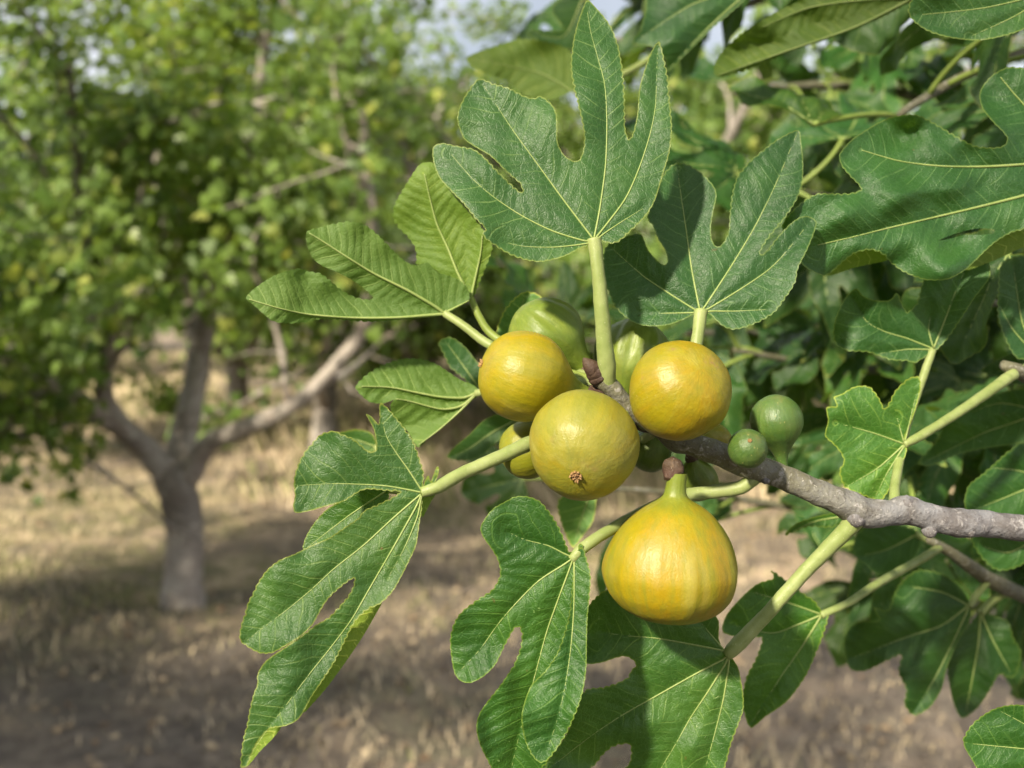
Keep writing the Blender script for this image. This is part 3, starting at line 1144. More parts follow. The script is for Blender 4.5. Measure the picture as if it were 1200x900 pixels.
# the terminal bud: overlapping pointed scales
bud_o = P(696, 435, .4825)
bd = P(684, 420, .480) - bud_o
bd /= np.linalg.norm(bd)
for i, (l, r, o_) in enumerate([(0.0085, 0.0042, 0), (0.0065, 0.0046, -0.002), (0.005, 0.0048, -0.0042)]):
    pp = np.array([bud_o + bd * (o_ + l * f) for f in (-0.3, 0, 0.3, 0.6, 0.85, 1.0)])
    b = tube('bud', pp, np.array([.8, 1, .95, .7, .35, .06]) * r, M_BUD, branch, 12, 0.08, i)

# ------------------------------------------------------------------ traced leaves
S1 = (490, 0, 320 / 900)
o1 = [(545, 812), (480, 845), (400, 862), (320, 845), (250, 805), (215, 775), (222, 752), (190, 720), (150, 670), (110, 630), (70, 585), (50, 530), (50, 485), (80, 472), (130, 482), (180, 492),
      (220, 522), (270, 575), (318, 620), (343, 636), (338, 606), (292, 566), (240, 515), (185, 482), (150, 455), (130, 400), (135, 360), (160, 310), (200, 262), (250, 278), (300, 292), (350, 318), (380, 325),
      (405, 318), (440, 345), (455, 375), (458, 420), (460, 470), (480, 510), (510, 530), (530, 528), (545, 495), (548, 440), (535, 370), (515, 290), (505, 220), (510, 150), (522, 90), (540, 35), (558, 0),
      (590, 30), (620, 65), (645, 110), (660, 160), (672, 230), (678, 300), (680, 380), (682, 430), (695, 460), (710, 435), (722, 380), (730, 290), (750, 220), (770, 170), (793, 138), (808, 190), (820, 250),
      (828, 340), (835, 420), (828, 500), (805, 580), (780, 660), (750, 710), (700, 760), (660, 795), (630, 800), (600, 790), (578, 800)]
v1 = [[(580, 785), (600, 680), (618, 540), (622, 400), (615, 280), (595, 200), (570, 110), (558, 40)],
      [(575, 785), (480, 660), (400, 550), (320, 440), (260, 350), (215, 280)],
      [(570, 795), (540, 792), (440, 760), (340, 710), (250, 650), (180, 590), (110, 510)],
      [(570, 800), (520, 808), (440, 815), (350, 812), (290, 800)],
      [(585, 785), (680, 660), (730, 550), (765, 440), (782, 350), (786, 250), (790, 165)],
      [(590, 788), (620, 765), (680, 725), (745, 685)]]
O1, V1 = T(*S1, o1), [T(*S1, v) for v in v1]
leaf(fig_tree, O1, V1, (696, 282), (1.0, 1.08, 1.05), petiole=[(696, 280, .475, 8.5), (700, 310, .474, 7.8), (704, 350, .475, 8.6), (708, 400, .478, 9.6), (711, 430, .481, 11), (713, 455, .485, 9)],
     d0=.4745, gy=-.00008, gx=.00003, droop=.001, wave=.0012, fold=.002, label='broad upright leaf with a long pale stalk, above the figs')

S2 = (700, 140, 280 / 900)
o2 = [(360, 735), (320, 755), (260, 775), (190, 778), (140, 765), (90, 730), (60, 690), (45, 650), (28, 610), (22, 540), (30, 490), (60, 455), (110, 440), (150, 430), (170, 440), (190, 490), (230, 535), (255, 548),
      (265, 530), (255, 490), (230, 450), (210, 400), (190, 370), (215, 300), (245, 220), (270, 185), (300, 165), (350, 175), (400, 210), (440, 255), (448, 290), (438, 340), (428, 400), (430, 450), (450, 480),
      (475, 465), (495, 420), (502, 340), (510, 280), (530, 215), (570, 165), (620, 120), (680, 75), (755, 40), (768, 90), (775, 160), (772, 230), (755, 290), (720, 350), (680, 400), (640, 450), (615, 490),
      (615, 512), (640, 497), (668, 458), (720, 400), (760, 370), (795, 365), (825, 385), (815, 430), (790, 490), (755, 560), (745, 610), (715, 660), (670, 720), (620, 755), (560, 780), (510, 790), (470, 775), (425, 735), (390, 730)]
v2 = [[(388, 722), (382, 700), (355, 560), (335, 420), (310, 250), (303, 190)], [(390, 722), (405, 705), (500, 560), (590, 410), (660, 270), (720, 130), (752, 50)],
      [(392, 724), (420, 712), (530, 645), (640, 570), (710, 500), (800, 385)], [(392, 728), (430, 722), (520, 722), (640, 716)],
      [(385, 724), (370, 718), (270, 655), (180, 595), (110, 535), (50, 480)], [(385, 728), (355, 728), (260, 730), (160, 730)]]
O2, V2 = T(*S2, o2), [T(*S2, v) for v in v2]
leaf(fig_tree, O2, V2, (821, 366), (0.70, 0.88, 0.9), petiole=[(821, 364, .503, 8), (819, 385, .5, 7.4), (815, 410, .498, 7.6), (808, 460, .496, 9), (802, 512, .490, 10)],
     d0=.503, gy=-.00010, gx=-.00006, droop=.001, wave=.0012, fold=.003, label='dark green leaf standing behind the freckled fig')

S3 = (280, 180, 320 / 1200)
o3 = [(915, 708), (840, 718), (700, 730), (560, 737), (440, 727), (350, 726), (290, 740), (210, 745), (150, 735), (110, 705), (70, 670), (32, 635), (60, 600), (100, 570), (150, 540), (200, 520), (260, 508), (310, 520),
      (360, 530), (400, 560), (440, 595), (490, 625), (545, 642), (592, 637), (560, 600), (520, 570), (470, 540), (420, 515), (370, 495), (330, 465), (305, 420), (295, 370), (305, 340), (360, 325), (420, 310),
      (490, 300), (550, 315), (600, 350), (650, 400), (700, 450), (750, 485), (790, 490), (830, 480), (870, 520), (930, 540), (985, 570), (1012, 632), (960, 672)]
v3 = [[(905, 704), (860, 708), (700, 720), (560, 722), (440, 718), (300, 705), (180, 680), (45, 640)], [(900, 700), (860, 670), (740, 600), (600, 530), (500, 470), (360, 380), (310, 350)], [(905, 700), (960, 672), (1012, 645)]]
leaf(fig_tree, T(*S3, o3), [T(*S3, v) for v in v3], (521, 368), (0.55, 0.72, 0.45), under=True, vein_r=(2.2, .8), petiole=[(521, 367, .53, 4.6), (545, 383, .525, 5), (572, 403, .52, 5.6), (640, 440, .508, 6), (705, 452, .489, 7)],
     d0=.53, gx=.00010, gy=.00005, fold=-.003, wave=.0016, bulge=-.0009, vsp=13, label='leaf held sideways showing its pale ribbed underside')
o3b = [(1000, 600), (960, 570), (900, 540), (850, 500), (800, 490), (780, 480), (782, 440), (770, 400), (740, 360), (700, 320), (680, 280), (685, 230), (710, 180), (740, 130), (770, 80), (800, 45), (850, 40), (880, 80),
       (930, 170), (1000, 250), (1060, 320), (1110, 400), (1100, 450), (1070, 530), (1045, 590), (1025, 640)]
v3b = [[(1018, 640), (960, 520), (920, 420), (870, 310), (840, 200), (815, 90)], [(1020, 635), (1040, 540), (1062, 440), (1070, 360)]]
leaf(fig_tree, T(*S3, o3b), [T(*S3, v) for v in v3b], (551.5, 350), (0.66, 0.80, 0.30), under=True, vein_r=(2.0, .7), petiole=[(552, 349, .54, 4), (562, 372, .538, 4.5), (580, 395, .535, 5), (640, 428, .52, 6), (702, 450, .49, 7)],
     pet_color=(.8, .85, .5), d0=.54, gx=-.0001, gy=.00004, fold=-.003, wave=.0016, bulge=-.0009, vsp=13, label='yellow-green ribbed leaf back rising behind the broad leaf')

S4 = (400, 390, 240 / 900)
o4 = [(600, 275), (560, 300), (510, 350), (440, 410), (380, 465), (335, 500), (290, 430), (230, 370), (215, 320), (230, 295), (180, 310), (120, 300), (65, 245), (90, 205), (150, 160), (220, 130), (290, 115), (360, 120),
      (420, 140), (480, 180), (530, 210), (570, 225), (598, 245)]
v4 = [[(595, 262), (540, 285), (440, 282), (330, 262), (220, 240), (90, 235)], [(590, 268), (530, 320), (440, 335), (300, 300), (240, 290)], [(592, 270), (520, 345), (430, 425), (340, 492)]]
leaf(fig_tree, T(*S4, o4), [T(*S4, v) for v in v4], (558, 461), (0.60, 0.78, 0.45), under=True, vein_r=(1.9, .7), petiole=[(558, 461, .555, 4.5), (590, 456, .545, 5), (650, 456, .525, 6), (712, 458, .49, 7)],
     d0=.555, gx=.00006, fold=-.004, wave=.0018, bulge=-.0011, vsp=15)
leaf(fig_tree, T(*S4, [(770, 400), (720, 440), (660, 500), (600, 550), (520, 560), (465, 545), (500, 500), (560, 450), (620, 390), (680, 360), (740, 365)]),
     [T(*S4, [(765, 385), (660, 440), (560, 510), (480, 545)])], (604, 493), (0.7, 0.85, 0.8), petiole=[(604, 493, .64, 4), (650, 480, .6, 4.5), (730, 470, .495, 6)], d0=.64, wave=.003)
leaf(fig_tree, T(*S4, [(600, 260), (540, 200), (480, 150), (450, 90), (430, 40), (480, 20), (540, 60), (590, 120), (640, 180), (640, 240)]),
     [T(*S4, [(610, 250), (540, 150), (460, 40)])], (562, 456), (0.8, 0.95, 1.1), petiole=[(562, 456, .62, 4), (620, 458, .58, 5), (715, 458, .495, 6)], d0=.62, wave=.003)
leaf(fig_tree, T(*S4, [(-40, 450), (60, 425), (130, 440), (155, 490), (140, 525), (60, 515), (-40, 490)]), [T(*S4, [(150, 500), (60, 470), (-30, 470)])], (440, 523), (1.4, 1.4, 1.0),
     d0=.66, wave=.003, petiole=[(440, 523, .66, 3), (470, 560, .64, 3), (510, 573, .62, 3), (560, 547, .6, 3.5), (640, 512, .55, 4), (738, 480, .495, 5)])

S5 = (270, 460, 260 / 900)
q = 623
o5 = [(778, 390), (783, 330), (765, 270), (740, 200), (700, 140), (660, 90), (625, 52), (606, 45), (606, 100), (600, 128), (575, 100), (550, 88), (578, 140), (590, 190), (590, 235), (560, 240), (530, 215), (490, 185), (450, 170), (420, 158),
      (370, 170), (330, 210), (295, 255), (270, 310), (258, 360), (262, 420), (255, 460), (265, 488), (320, 480), (390, 460), (460, 440), (520, 402), (560, 390), (640, 397), (690, 400), (665, 424), (600, 455), (545, 480),
      (520, 510), (460, 550), (400, 590), (330, 620), (260, 655), (200, 680), (150, 720), (115, 770), (95, 810), (75, 850), (60, 900), (45, 325 + q), (40, 380 + q), (75, 410 + q), (120, 433 + q), (170, 432 + q),
      (230, 400 + q), (285, 365 + q), (333, 318 + q), (360, 270 + q), (390, 220 + q), (440, 170 + q), (500, 128 + q), (500, 165 + q), (475, 210 + q), (440, 250 + q), (400, 290 + q), (340, 326 + q), (280, 372 + q), (190, 432 + q),
      (140, 470 + q), (110, 520 + q), (110, 560 + q), (95, 600 + q), (80, 660 + q), (70, 720 + q), (55, 780 + q), (45, 850 + q), (45, 895 + q), (65, 890 + q), (90, 830 + q), (115, 785 + q), (160, 740 + q), (220, 730 + q),
      (265, 710 + q), (295, 675 + q), (330, 610 + q), (370, 550 + q), (420, 470 + q), (460, 390 + q), (500, 310 + q), (550, 260 + q), (610, 230 + q), (660, 180 + q), (700, 110 + q), (735, 40 + q), (755, 613), (765, 540), (775, 470)]
v5 = [[(775, 405), (640, 380), (520, 372), (400, 370), (265, 378)], [(775, 395), (720, 310), (670, 240), (630, 170), (612, 80)], [(773, 412), (660, 510), (540, 620), (420, 715), (330, 798), (240, 250 + q), (160, 310 + q), (50, 395 + q)],
      [(774, 415), (755, 460), (700, 560), (640, 665), (560, 180 + q), (490, 300 + q), (400, 420 + q), (320, 520 + q), (230, 640 + q), (150, 745 + q), (55, 885 + q)], [(775, 420), (760, 500), (720, 600), (680, 680), (640, 750)]]
f5 = [dict(outline=T(*S5, [(612, 228 + q), (592, 272 + q), (540, 362 + q), (480, 452 + q), (400, 562 + q), (340, 632 + q), (296, 676 + q), (328, 608 + q), (368, 548 + q), (416, 470 + q), (456, 390 + q), (496, 308 + q), (545, 262 + q)]),
           vein=T(*S5, [(590, 250 + q), (500, 400 + q), (400, 540 + q), (310, 660 + q)]), d0=.458, gx=.00010, color=(1.1, 1.15, .45)),
      dict(outline=T(*S5, [(205, 734 + q), (170, 782 + q), (120, 832 + q), (75, 887 + q), (62, 890 + q), (86, 830 + q), (111, 785 + q), (156, 738 + q)]), vein=T(*S5, [(190, 745 + q), (130, 800 + q), (70, 882 + q)]), d0=.448, color=(1.0, 1.1, .45)),
      dict(outline=T(*S5, [(776, 420), (776, 505), (792, 485), (815, 440), (838, 405), (815, 398), (795, 405)]), vein=T(*S5, [(820, 402), (795, 440), (779, 495)]), d0=.459, color=(.9, 1.0, .5)),
      dict(outline=T(*S5, [(782, 402), (792, 350), (805, 338), (812, 362), (838, 300), (846, 318), (832, 360), (806, 395)]), vein=T(*S5, [(795, 395), (815, 360), (838, 315)]), d0=.4545, color=(1, 1.1, .7), under=False)]
leaf(fig_tree, T(*S5, o5), [T(*S5, v) for v in v5], (494, 577), (1.1, 1.12, .95), petiole=[(494, 577, .4552, 6), (512, 571, .456, 8.2), (545, 553, .461, 7.6), (585, 536, .466, 8), (622, 519, .472, 9), (680, 500, .485, 9.5), (735, 480, .487, 9)],
     d0=.455, gx=.00004, gy=-.00004, wave=.0012, fold=.0022, folds=f5, label='long drooping leaf with a torn lobe on the outermost stalk')
leaf(fig_tree, T(*S5, [(640, 390), (560, 380), (450, 440), (390, 475), (340, 530), (305, 590), (297, 640), (350, 650), (500, 600), (620, 480)]), [T(*S5, [(630, 400), (480, 500), (310, 630)])], (455, 574), (.8, .95, .6),
     d0=.485, wave=.002, petiole=[(455, 574, .486, 4), (500, 577, .487, 4), (545, 557, .49, 4.5), (622, 523, .495, 5), (735, 482, .489, 7)])

S6 = (510, 560, 200 / 529)
o6 = [(428, 238), (415, 232), (400, 195), (380, 150), (355, 110), (325, 75), (290, 60), (250, 58), (215, 75), (180, 95), (155, 125), (140, 155), (150, 185), (175, 220), (195, 255), (202, 300), (180, 345), (130, 380), (85, 415), (60, 450),
      (48, 495), (50, 550), (60, 605), (80, 630), (110, 635), (150, 615), (185, 580), (205, 540), (225, 500), (245, 465), (262, 462), (270, 490), (265, 530), (245, 580), (205, 640), (165, 690), (135, 735), (128, 780),
      (140, 830), (165, 880), (190, 930), (220, 975), (265, 960), (300, 930), (360, 860), (390, 760), (412, 640), (425, 500), (432, 330)]
v6 = [[(425, 245), (400, 235), (350, 210), (280, 192), (230, 170)], [(425, 250), (400, 268), (320, 320), (240, 400), (190, 460), (140, 530), (75, 600)], [(427, 252), (410, 300), (380, 380), (345, 480), (310, 610), (280, 720), (255, 820), (225, 950)]]
leaf(fig_tree, T(*S6, o6), [T(*S6, v) for v in v6], (672, 654), (0.72, 0.98, 0.55), petiole=[(670, 656, .4605, 5.5), (682, 643, .461, 7), (705, 627, .465, 6.8), (735, 610, .474, 7.2), (790, 584, .490, 8), (830, 577, .493, 8), (868, 571, .489, 8.5), (890, 556, .487, 8)],
     d0=.4605, gy=.00002, gx=.00002, wave=.0016, fold=.003, bulge=.0008, label='deep green leaf with one lobe folded forward, below the figs')
o6b = [(432, 240), (428, 300), (420, 400), (402, 480), (378, 545), (340, 600), (300, 640), (280, 685), (268, 735), (272, 785), (285, 830), (305, 865), (330, 882), (360, 860), (400, 800), (430, 740), (455, 670), (468, 590), (470, 500), (472, 430),
       (478, 360), (480, 300), (470, 260), (460, 225), (450, 202), (443, 225)]
leaf(fig_tree, T(*S6, o6b), [T(*S6, [(431, 250), (430, 400), (420, 530), (400, 660), (375, 760), (345, 850)])], (673, 652), (0.82, 1.05, 0.65), d0=.460, gy=-.00006, wave=.0012, fold=.003, bulge=.0008)

S7 = (630, 680, .25)
o7 = [(880, 325), (862, 310), (848, 270), (850, 200), (830, 160), (780, 120), (650, 60), (500, 20), (400, 20), (300, 60), (240, 120), (200, 190), (190, 260), (200, 330), (230, 390), (300, 385), (360, 365), (410, 355), (450, 375), (462, 400),
      (440, 425), (420, 460), (370, 485), (300, 505), (240, 510), (200, 540), (170, 600), (150, 690), (110, 760), (50, 830), (20, 860), (0, 900), (60, 930), (180, 920), (260, 870), (310, 810), (360, 775), (430, 765), (440, 810),
      (430, 860), (380, 920), (400, 1000), (500, 1060), (640, 1040), (760, 1000), (850, 930), (880, 860), (900, 780), (930, 700), (960, 620), (965, 560), (955, 480), (940, 410), (915, 370), (900, 345)]
v7 = [[(892, 345), (870, 330), (720, 300), (560, 272), (420, 260), (300, 245)], [(890, 352), (870, 370), (720, 450), (560, 540), (400, 630), (250, 730), (70, 870)], [(893, 355), (880, 390), (800, 520), (720, 640), (640, 780), (580, 880), (500, 1030)],
      [(897, 355), (895, 400), (870, 560), (830, 720), (790, 870), (765, 980)], [(885, 340), (860, 310), (800, 240), (755, 185)]]
leaf(fig_tree, T(*S7, o7), [T(*S7, v) for v in v7], (853.5, 767), (1.0, 1.12, 0.8), petiole=[(852, 768, .5005, 6), (862, 758, .4995, 9), (900, 718, .498, 8), (950, 663, .495, 8.5), (988, 625, .491, 10), (1003, 608, .489, 12)],
     d0=.501, gy=.00002, wave=.0018, fold=.003, label='large leaf spreading under the ribbed hanging fig')

S8 = (840, 580, 360 / 1012)
leaf(fig_tree, T(*S8, [(345, 385), (320, 350), (290, 330), (250, 300), (210, 270), (180, 250), (188, 275), (140, 290), (100, 320), (60, 360), (30, 400), (20, 450), (80, 470), (150, 470), (130, 540), (100, 600), (85, 680), (110, 765),
                       (160, 730), (230, 680), (290, 600), (330, 510), (355, 440), (365, 400)]),
     [T(*S8, v) for v in ([(345, 395), (260, 430), (180, 455), (60, 430)], [(343, 400), (280, 500), (210, 600), (115, 750)], [(340, 392), (250, 360), (120, 320)])], (963, 720), (1.0, 1.25, .55),
     petiole=[(962, 721, .585, 4.5), (993, 707, .59, 4.5), (1030, 683, .61, 5), (1080, 655, .66, 5), (1104, 640, .69, 5)], d0=.585, wave=.002, fold=.003)
leaf(fig_tree, T(*S8, [(835, 365), (800, 300), (740, 260), (660, 250), (600, 300), (565, 380), (520, 372), (535, 415), (470, 418), (430, 450), (420, 510), (440, 572), (490, 578), (560, 545), (610, 525), (600, 580), (625, 640), (620, 690),
                       (650, 725), (700, 700), (740, 640), (760, 560), (800, 470), (830, 420)]),
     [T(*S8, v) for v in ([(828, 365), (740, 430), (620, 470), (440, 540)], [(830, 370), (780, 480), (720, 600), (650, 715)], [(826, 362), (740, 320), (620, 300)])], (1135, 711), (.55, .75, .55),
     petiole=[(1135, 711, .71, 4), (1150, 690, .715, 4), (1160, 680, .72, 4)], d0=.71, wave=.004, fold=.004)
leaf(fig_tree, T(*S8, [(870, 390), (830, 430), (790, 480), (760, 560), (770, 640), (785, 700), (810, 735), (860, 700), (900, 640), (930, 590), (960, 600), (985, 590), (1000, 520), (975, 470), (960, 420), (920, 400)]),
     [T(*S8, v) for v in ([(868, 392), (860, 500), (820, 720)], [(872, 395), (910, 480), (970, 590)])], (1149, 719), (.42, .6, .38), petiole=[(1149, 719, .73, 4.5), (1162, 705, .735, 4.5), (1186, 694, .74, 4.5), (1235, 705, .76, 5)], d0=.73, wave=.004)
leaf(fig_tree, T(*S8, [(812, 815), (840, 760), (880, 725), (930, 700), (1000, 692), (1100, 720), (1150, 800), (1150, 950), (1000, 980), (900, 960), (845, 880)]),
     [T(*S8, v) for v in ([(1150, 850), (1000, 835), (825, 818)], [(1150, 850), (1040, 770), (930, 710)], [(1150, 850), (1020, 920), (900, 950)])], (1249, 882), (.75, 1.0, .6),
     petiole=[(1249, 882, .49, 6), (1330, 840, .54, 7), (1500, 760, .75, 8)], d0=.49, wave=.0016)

S11 = (910, 60, 290 / 900)
o11 = [(1000, 60), (900, 62), (840, 60), (790, 85), (755, 120), (738, 160), (750, 210), (790, 260), (825, 295), (840, 320), (825, 345), (780, 352), (720, 345), (660, 315), (600, 280), (550, 250), (500, 232), (430, 238), (380, 255), (320, 290),
       (270, 325), (235, 365), (228, 385), (240, 420), (270, 455), (300, 485), (308, 505), (270, 518), (200, 520), (150, 520), (100, 545), (50, 590), (20, 640), (50, 700), (90, 770), (130, 800), (180, 815), (230, 775), (280, 735),
       (340, 720), (385, 735), (420, 770), (470, 805), (540, 830), (620, 830), (680, 800), (720, 765), (760, 725), (800, 690), (850, 660), (900, 645), (1000, 600), (1080, 520), (1080, 300), (1050, 150)]
v11 = [[(1060, 478), (900, 525), (720, 570), (550, 610), (400, 645), (280, 675), (150, 705)], [(1060, 470), (980, 405), (900, 412), (750, 420), (600, 418), (450, 400), (310, 360)], [(1060, 465), (960, 270), (860, 150), (815, 95)]]
leaf(fig_tree, T(*S11, o11), [T(*S11, v) for v in v11], (1251, 214), (.84, 1.05, 1.05), d0=.535, gx=.00004, gy=-.00005, wave=.0026, fold=.003,
     holes=[T(*S11, [(590, 688), (660, 660), (730, 645), (790, 648), (790, 662), (740, 668), (680, 668), (630, 682)])],
     petiole=[(1251, 214, .535, 7), (1320, 260, .56, 8), (1500, 330, .75, 8)], vein_r=(2.4, .7), label='wide glossy leaf with a wavy turned-under margin',
     folds=[dict(outline=T(*S11, [(185, 813), (232, 773), (282, 733), (340, 718), (387, 733), (405, 758), (350, 772), (280, 788), (210, 812)]), vein=T(*S11, [(390, 745), (300, 760), (200, 808)]), d0=.548, color=(1, 1.05, .5)),
            dict(outline=T(*S11, [(690, 798), (722, 763), (762, 723), (802, 688), (850, 658), (900, 643), (1000, 598), (1000, 680), (900, 712), (800, 757)]), vein=T(*S11, [(990, 640), (850, 700), (720, 785)]), d0=.55, color=(.9, .95, .45))])

S12 = (660, 0, .45)
leaf(fig_tree, T(*S12, [(900, 20), (910, 50), (950, 80), (1010, 98), (1080, 105), (1140, 95), (1200, 75), (1300, 20), (1250, -60), (1050, -80), (930, -30)]), [T(*S12, v) for v in ([(1270, -20), (1100, 20), (915, 40)], [(1270, -20), (1180, 40), (1060, 95)])],
     (1231, -9), (.9, 1.05, 1.0), d0=.53, wave=.002, petiole=[(1231, -9, .53, 6), (1330, 30, .58, 7), (1520, 160, .8, 8)])
leaf(fig_tree, T(*S12, [(400, 200), (395, 170), (420, 130), (470, 85), (540, 40), (620, 0), (700, -40), (850, -60), (905, -5), (840, 40), (760, 75), (680, 105), (600, 130), (520, 165), (450, 190)]),
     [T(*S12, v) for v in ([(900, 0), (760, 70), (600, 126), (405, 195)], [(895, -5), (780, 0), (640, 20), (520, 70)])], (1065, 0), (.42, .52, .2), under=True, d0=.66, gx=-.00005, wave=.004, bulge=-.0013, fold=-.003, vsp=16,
     petiole=[(1065, 0, .66, 5), (1150, -60, .68, 5), (1350, -60, .85, 6)])
leaf(fig_tree, T(*S12, [(275, 185), (310, 150), (370, 90), (420, 45), (470, 0), (500, -40), (350, -60), (230, -20), (215, 30), (200, 80), (180, 110), (230, 120), (265, 150)]),
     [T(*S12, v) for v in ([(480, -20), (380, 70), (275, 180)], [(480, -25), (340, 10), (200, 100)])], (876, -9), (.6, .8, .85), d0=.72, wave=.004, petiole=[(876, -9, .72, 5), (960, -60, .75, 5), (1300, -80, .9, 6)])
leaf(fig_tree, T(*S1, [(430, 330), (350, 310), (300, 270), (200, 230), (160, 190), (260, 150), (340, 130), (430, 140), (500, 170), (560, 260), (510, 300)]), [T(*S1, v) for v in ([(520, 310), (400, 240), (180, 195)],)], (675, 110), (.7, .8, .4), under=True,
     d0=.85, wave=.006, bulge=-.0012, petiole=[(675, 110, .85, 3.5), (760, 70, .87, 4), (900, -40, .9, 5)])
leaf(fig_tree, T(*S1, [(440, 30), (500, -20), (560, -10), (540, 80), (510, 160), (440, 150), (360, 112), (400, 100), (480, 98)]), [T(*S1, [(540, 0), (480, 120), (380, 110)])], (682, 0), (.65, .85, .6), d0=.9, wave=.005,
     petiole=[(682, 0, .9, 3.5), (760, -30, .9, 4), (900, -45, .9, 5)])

S15 = (960, 290, 240 / 697)
leaf(fig_tree, T(*S15, [(388, 352), (330, 390), (300, 385), (240, 380), (170, 355), (100, 350), (60, 330), (48, 290), (60, 230), (90, 170), (125, 140), (150, 165), (190, 180), (240, 180), (265, 155), (280, 190), (300, 220), (330, 195), (345, 150),
                        (360, 110), (420, 60), (500, 40), (570, 40), (580, 100), (530, 170), (490, 230), (450, 290), (412, 335)]),
     [T(*S15, v) for v in ([(388, 345), (300, 310), (220, 285), (160, 250), (110, 170)], [(385, 348), (300, 347), (200, 362)], [(390, 342), (430, 240), (460, 160), (500, 70)], [(388, 340), (372, 280), (378, 235)])],
     (1093.5, 409), (.8, 1.0, .95), d0=.56, wave=.003, fold=.004, petiole=[(1093, 410, .56, 4.5), (1077, 455, .556, 5), (1063, 497, .55, 5), (1052, 550, .525, 5.5), (1048, 578, .503, 6), (1050, 594, .495, 8)])
leaf(fig_tree, T(*S15, [(290, 655), (310, 600), (330, 540), (345, 470), (335, 440), (300, 450), (260, 490), (225, 550), (200, 510), (170, 475), (120, 475), (75, 500), (50, 510), (60, 540), (25, 545), (30, 590), (20, 640), (50, 670), (75, 700),
                        (85, 730), (70, 760), (80, 800), (90, 815), (130, 835), (200, 860), (220, 850), (250, 800), (280, 740), (298, 690)]),
     [T(*S15, v) for v in ([(288, 668), (180, 630), (60, 597)], [(288, 672), (200, 750), (90, 815)], [(290, 675), (230, 770), (190, 850)], [(288, 662), (265, 580)], [(292, 660), (330, 500)])], (1059.5, 520.5), (1.5, 1.6, .9), serr=1.8,
     d0=.53, wave=.002, fold=.003, petiole=[(1059, 521, .53, 4.5), (1075, 513, .533, 5.5), (1100, 498, .54, 5.5), (1140, 472, .55, 6), (1188, 438, .565, 7)], label='small bright green leaf with a notched margin behind the branch')
leaf(fig_tree, T(*S15, [(620, 60), (610, 150), (610, 230), (630, 300), (660, 360), (690, 380), (760, 350), (800, 200), (760, 50), (680, 30)]), [T(*S15, v) for v in ([(740, 370), (690, 250), (660, 60)], [(740, 370), (660, 280), (615, 200)])],
     (1215, 417), (.75, .95, 1.05), d0=.58, wave=.002, petiole=[(1215, 417, .58, 5), (1205, 430, .575, 5.5), (1190, 436, .57, 6)])
leaf(fig_tree, T(*S15, [(697, 480), (600, 500), (500, 560), (430, 600), (400, 660), (340, 730), (380, 740), (480, 700), (580, 680), (700, 660), (780, 600), (760, 500)]), [T(*S15, v) for v in ([(770, 560), (620, 610), (540, 640), (360, 730)], [(770, 560), (620, 530), (520, 560)])],
     (1225, 483), (.7, .92, .8), d0=.66, gx=-.0002, wave=.003, petiole=[(1225, 483, .66, 5), (1240, 470, .64, 5), (1262, 468, .62, 6)])
leaf(fig_tree, T(*S15, [(650, 690), (560, 770), (510, 810), (495, 870), (520, 930), (600, 960), (720, 960), (800, 850), (760, 700), (690, 665)]), [T(*S15, v) for v in ([(780, 790), (660, 840), (510, 900)], [(780, 790), (680, 760), (590, 750)])],
     (1228, 562), (.7, .95, .7), d0=.62, wave=.003, petiole=[(1228, 562, .62, 5), (1290, 560, .66, 5), (1400, 600, .8, 6)])
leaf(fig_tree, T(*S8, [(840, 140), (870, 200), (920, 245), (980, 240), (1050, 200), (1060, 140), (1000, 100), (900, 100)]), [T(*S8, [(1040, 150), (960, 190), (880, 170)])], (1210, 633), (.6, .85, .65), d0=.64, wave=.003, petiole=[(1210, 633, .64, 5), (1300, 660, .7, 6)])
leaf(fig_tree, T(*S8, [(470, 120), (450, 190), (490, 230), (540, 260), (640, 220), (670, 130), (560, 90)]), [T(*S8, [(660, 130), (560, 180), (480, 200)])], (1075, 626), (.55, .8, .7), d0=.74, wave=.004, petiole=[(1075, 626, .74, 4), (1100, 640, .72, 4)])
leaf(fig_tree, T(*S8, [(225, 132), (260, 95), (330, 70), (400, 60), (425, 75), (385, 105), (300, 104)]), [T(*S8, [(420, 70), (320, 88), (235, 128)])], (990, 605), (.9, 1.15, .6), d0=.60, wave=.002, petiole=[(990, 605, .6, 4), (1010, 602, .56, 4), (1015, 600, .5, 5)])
S3f = (540, 330, 220 / 900)
leaf(fig_tree, T(*S3f, [(180, 260), (200, 160), (250, 90), (310, 50), (380, 70), (400, 150), (330, 260)]), [T(*S3f, [(330, 250), (290, 150), (310, 60)])], (621, 391), (2.2, 2.0, 1.6), d0=.57, wave=.002, petiole=[(621, 391, .57, 4), (660, 425, .54, 4.5), (705, 450, .49, 6)])
leaf(fig_tree, T(*S6, [(380, 80), (420, 40), (495, 40), (490, 130), (450, 190), (425, 215), (395, 150)]), [T(*S6, [(480, 50), (455, 120), (430, 200)])], (691, 580), (2.0, 1.9, 1.6), d0=.66, wave=.002, petiole=[(691, 580, .66, 4), (720, 540, .6, 4.5), (768, 505, .49, 6)])

